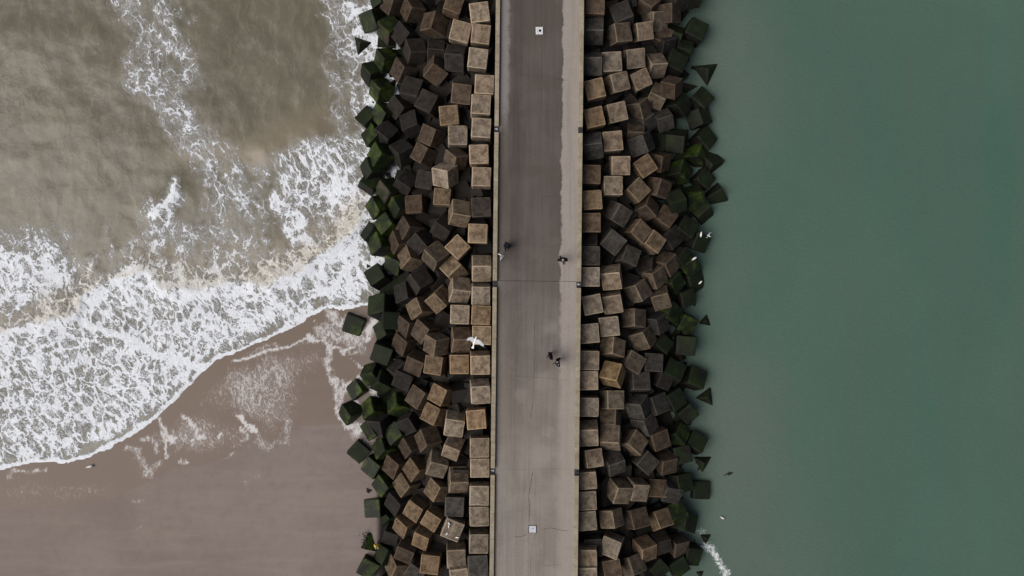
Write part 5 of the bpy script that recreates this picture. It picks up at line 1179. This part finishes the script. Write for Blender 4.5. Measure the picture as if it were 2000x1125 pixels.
a = ground(995, 476, 6, 0.6); b = ground(979, 510, 6, 0.6); dv = (b-a)
bicycle(Vector(((a.x+b.x)/2, (a.y+b.y)/2, 6.0)), math.atan2(-dv.x, dv.y))

# ------------------------------------------------------------------ gulls
def gull_body(bm, L=0.5, head=1):
    tube(bm, [(0, -L*0.52, 0.13), (0, -L*0.36, 0.135), (0, -L*0.12, 0.14), (0, L*0.12, 0.15), (0, L*0.28, 0.18), (0, L*0.37, 0.215), (0, L*0.47, 0.215), (0, L*0.53, 0.21)],
         [0.012, 0.045, 0.085, 0.088, 0.062, 0.050, 0.042, 0.012], 12)
def gull_standing(loc, rz, label, s=1.0, white=False, float_=False, open_wing=False):
    t = empty('gull', loc, rz); t.scale = (s,)*3; tag(t, label, 'gull')
    bm = bmesh.new(); gull_body(bm); bm_obj('body', bm, M_FEATHW, t, True)
    for sx in (-1, 1):
        bm = bmesh.new()
        if open_wing:
            tip = (sx*0.52, -0.10, 0.30) if sx > 0 else (sx*0.40, 0.28, 0.42)
            tube(bm, [(sx*0.05, 0.06, 0.19), (sx*0.24, 0.12, 0.27), tip], [0.05, 0.05, 0.012], 8)
        else:
            ellip(bm, (sx*0.055, -0.06, 0.165), (0.045, 0.21, 0.055))
        w = bm_obj('wing', bm, M_FEATHW if white else M_FEATHG, t, True)
        if not open_wing:
            bm = bmesh.new(); tube(bm, [(sx*0.05, -0.22, 0.16), (sx*0.012, -0.34, 0.15)], [0.026, 0.006], 8); bm_obj('wing_tip', bm, M_FEATHW if white else M_FEATHB, w, True)
        if not float_:
            bm = bmesh.new(); tube(bm, [(sx*0.035, 0.0, 0.08), (sx*0.035, 0.01, 0.0)], 0.008, 6); tube(bm, [(sx*0.035, 0.0, 0.006), (sx*0.04, 0.05, 0.006)], [0.008, 0.018], 6); bm_obj('leg', bm, M_BEAK, t)
    bm = bmesh.new(); tube(bm, [(0, 0.255, 0.213), (0, 0.30, 0.205)], [0.014, 0.004], 8); bm_obj('beak', bm, M_BEAK, t, True)
    for sx in (-1, 1):
        bm = bmesh.new(); ellip(bm, (sx*0.036, 0.215, 0.228), (0.007, 0.009, 0.009)); bm_obj('eye', bm, M_BLACK, t, True)
def heading(dx, dy): return math.atan2(-dx, -dy)      # heading of a direction measured in the photograph
dg = bpy.context.evaluated_depsgraph_get(); dg.update()
def top_at(px, py):                            # highest surface met on the sight line
    d = place(px, py, 0) - Vector((0, 0, HC)); d.normalize()
    ok, p, n, idx, ob, mt = SC.ray_cast(dg, Vector((0, 0, HC)), d)
    return p
for px, py, hx, hy, lab, s, kw in (
        (1368.5, 457.5, 1, -6, 'white gull at rest, left of the pair on the right bank\'s mossy block', 0.9, dict(white=True)),
        (1384, 461, -2, -1, 'gull with half open wings, right of the pair on a mossy block', 0.85, dict(open_wing=True)),
        (1354.5, 505.5, -3, 2, 'single white gull on a bright mossy block at the right bank', 0.95, dict(white=True)),
        (1367.5, 551.5, 1, -1, 'white gull on a dark wet block under the brightest right gull', 0.8, dict(white=True)),
        (877, 1021.5, -1, -2, 'small white bird, topmost of four on a pale left block', 0.62, dict(white=True)),
        (876.5, 1028, 0, 1, 'small white bird, second of four on a pale left block', 0.56, dict(white=True)),
        (872.8, 1042.5, -1, 1, 'small white bird, third of four on a pale left block', 0.55, dict(white=True)),
        (893.5, 1049, 1, 0, 'small white bird, lowest of four on a pale left block', 0.62, dict(white=True)),
        (177, 910.5, -5, 1, 'grey and white gull on the wet sand below the foam edge', 1.15, {})):
    p = top_at(px, py); gull_standing(p, heading(hx, hy), lab, s, **kw)
gull_standing(place(1410, 1010.5, -0.05), heading(-3, -2), 'white gull floating on the green water at lower right', 0.95, float_=True)

def gull_flying(loc, rz):
    t = empty('gull', loc, rz); tag(t, 'white gull flying with spread wings over the left block row', 'gull')
    t.rotation_euler = (R(4), R(-10), rz)
    bm = bmesh.new()
    tube(bm, [(0, -0.30, 0), (0, -0.20, 0), (0, -0.05, 0), (0, 0.10, 0.0), (0, 0.20, 0.01), (0, 0.26, 0.015), (0, 0.31, 0.01), (0, 0.335, 0.005)], [0.015, 0.045, 0.075, 0.075, 0.055, 0.047, 0.038, 0.012], 14)
    bm_obj('body', bm, M_FEATHW, t, True)
    def slab(pts, th):
        bm = bmesh.new(); up = [bm.verts.new((x, y, z+th/2)) for x, y, z in pts]; lo = [bm.verts.new((x, y, z-th/2)) for x, y, z in pts]
        bm.faces.new(up); bm.faces.new(lo[::-1]); n = len(pts)
        for i in range(n): bm.faces.new((lo[i], lo[(i+1) % n], up[(i+1) % n], up[i]))
        bmesh.ops.recalc_face_normals(bm, faces=bm.faces); return bm
    for sx in (-1, 1):
        L = 0.72 if sx > 0 else 0.56
        pts = [(0.04, 0.14, 0.02), (0.20, 0.20, 0.06), (0.34, 0.17, 0.09), (0.55, 0.05, 0.07), (L, -0.13, 0.03), (0.52, -0.10, 0.06), (0.40, -0.07, 0.07), (0.30, -0.05, 0.07), (0.18, -0.09, 0.05), (0.05, -0.12, 0.015)]
        pts = [(sx*x*(1 if x < 0.5 else (1 if sx > 0 else 0.85)), y, z) for x, y, z in pts]
        w = bm_obj('wing', slab(pts, 0.022), M_FEATHG, t)
        k = 1 if sx > 0 else 0.85
        bm = slab([(sx*0.60*k, 0.01, 0.062), (sx*(L+0.06)*k, -0.165, 0.022), (sx*0.60*k, -0.10, 0.05)], 0.026); bm_obj('wing_tip', bm, M_FEATHG if sx < 0 else M_FEATHB, w)
    bm = slab([(-0.03, -0.24, 0), (0.03, -0.24, 0), (0.085, -0.43, 0), (0.0, -0.45, 0), (-0.085, -0.43, 0)], 0.014); bm_obj('tail', bm, M_FEATHW, t)
    bm = bmesh.new(); tube(bm, [(0, 0.33, 0.006), (0, 0.375, 0.0)], [0.013, 0.004], 8); bm_obj('beak', bm, M_BEAK, t, True)
gull_flying(place(927.5, 667, 27), R(-20))

# ------------------------------------------------------------------ small things on the sand
p = top_at(738.5, 1061)
person(Vector((p.x+0.1, p.y+0.12, max(0.3, p.z-0.9))), R(150), 'person in yellow jacket stooping by mossy blocks at the sand edge', M_YEL, M_HAIRG, stride=0.15,
       arms=((-0.24, 0.30, 0.85), (0.24, 0.30, 0.85)), elbows=((-0.34, 0.10, 1.1), (0.34, 0.10, 1.1)), lean=0.16, scale=0.78)
bm = bmesh.new(); rs = random.Random(4)
for dx, dy, r in ((0, 0, 0.2), (0.16, 0.02, 0.16), (-0.06, 0.15, 0.12), (0.03, -0.14, 0.12), (0.27, 0.03, 0.08), (-0.16, 0.24, 0.06)):
    vs = ellip(bm, (dx, dy, 0.0), (r, r*0.8, r*0.7), seg=9, rings=6)
    for v in vs: v.co += Vector((rs.uniform(-1, 1), rs.uniform(-1, 1), rs.uniform(-1, 1)))*r*0.18
st = bm_obj('stone', bm, M_STONE); st.location = top_at(719.5, 958.5); tag(st, 'small ragged dark stone alone on the sand beside the mossy blocks', 'stone')
bm = bmesh.new()
for k in range(70):
    x = rs.gauss(0, 0.16); y = rs.uniform(-0.75, 0.95); x += -0.02*y
    ellip(bm, (x, y, rs.uniform(0, 0.10)), (rs.uniform(.03, .06), rs.uniform(.03, .07), rs.uniform(.03, .06)), seg=6, rings=4)
mu = bm_obj('mussel_clump', bm, M_MUSSEL); q = place(713.8, 1054, 0.4); mu.location = (q.x, q.y, top_at(716.5, 1054).z); tag(mu, 'ragged clump of black mussels along a mossy block buried in sand', 'mussels')
bm = bmesh.new(); 
for dx, dy, r in ((0, 0, 0.42), (-0.4, -0.12, 0.26), (0.3, 0.12, 0.25)):
    vs = ellip(bm, (dx, dy, -0.1), (r, r*0.45, r*0.5), seg=10, rings=7)
    for v in vs: v.co += Vector((rs.uniform(-1, 1), rs.uniform(-1, 1), rs.uniform(-1, 1)))*r*0.15
st = bm_obj('rock', bm, M_STONE); st.location = place(1424, 925, 0.0); tag(st, 'small dark rock awash in the green water right of the blocks', 'rock')
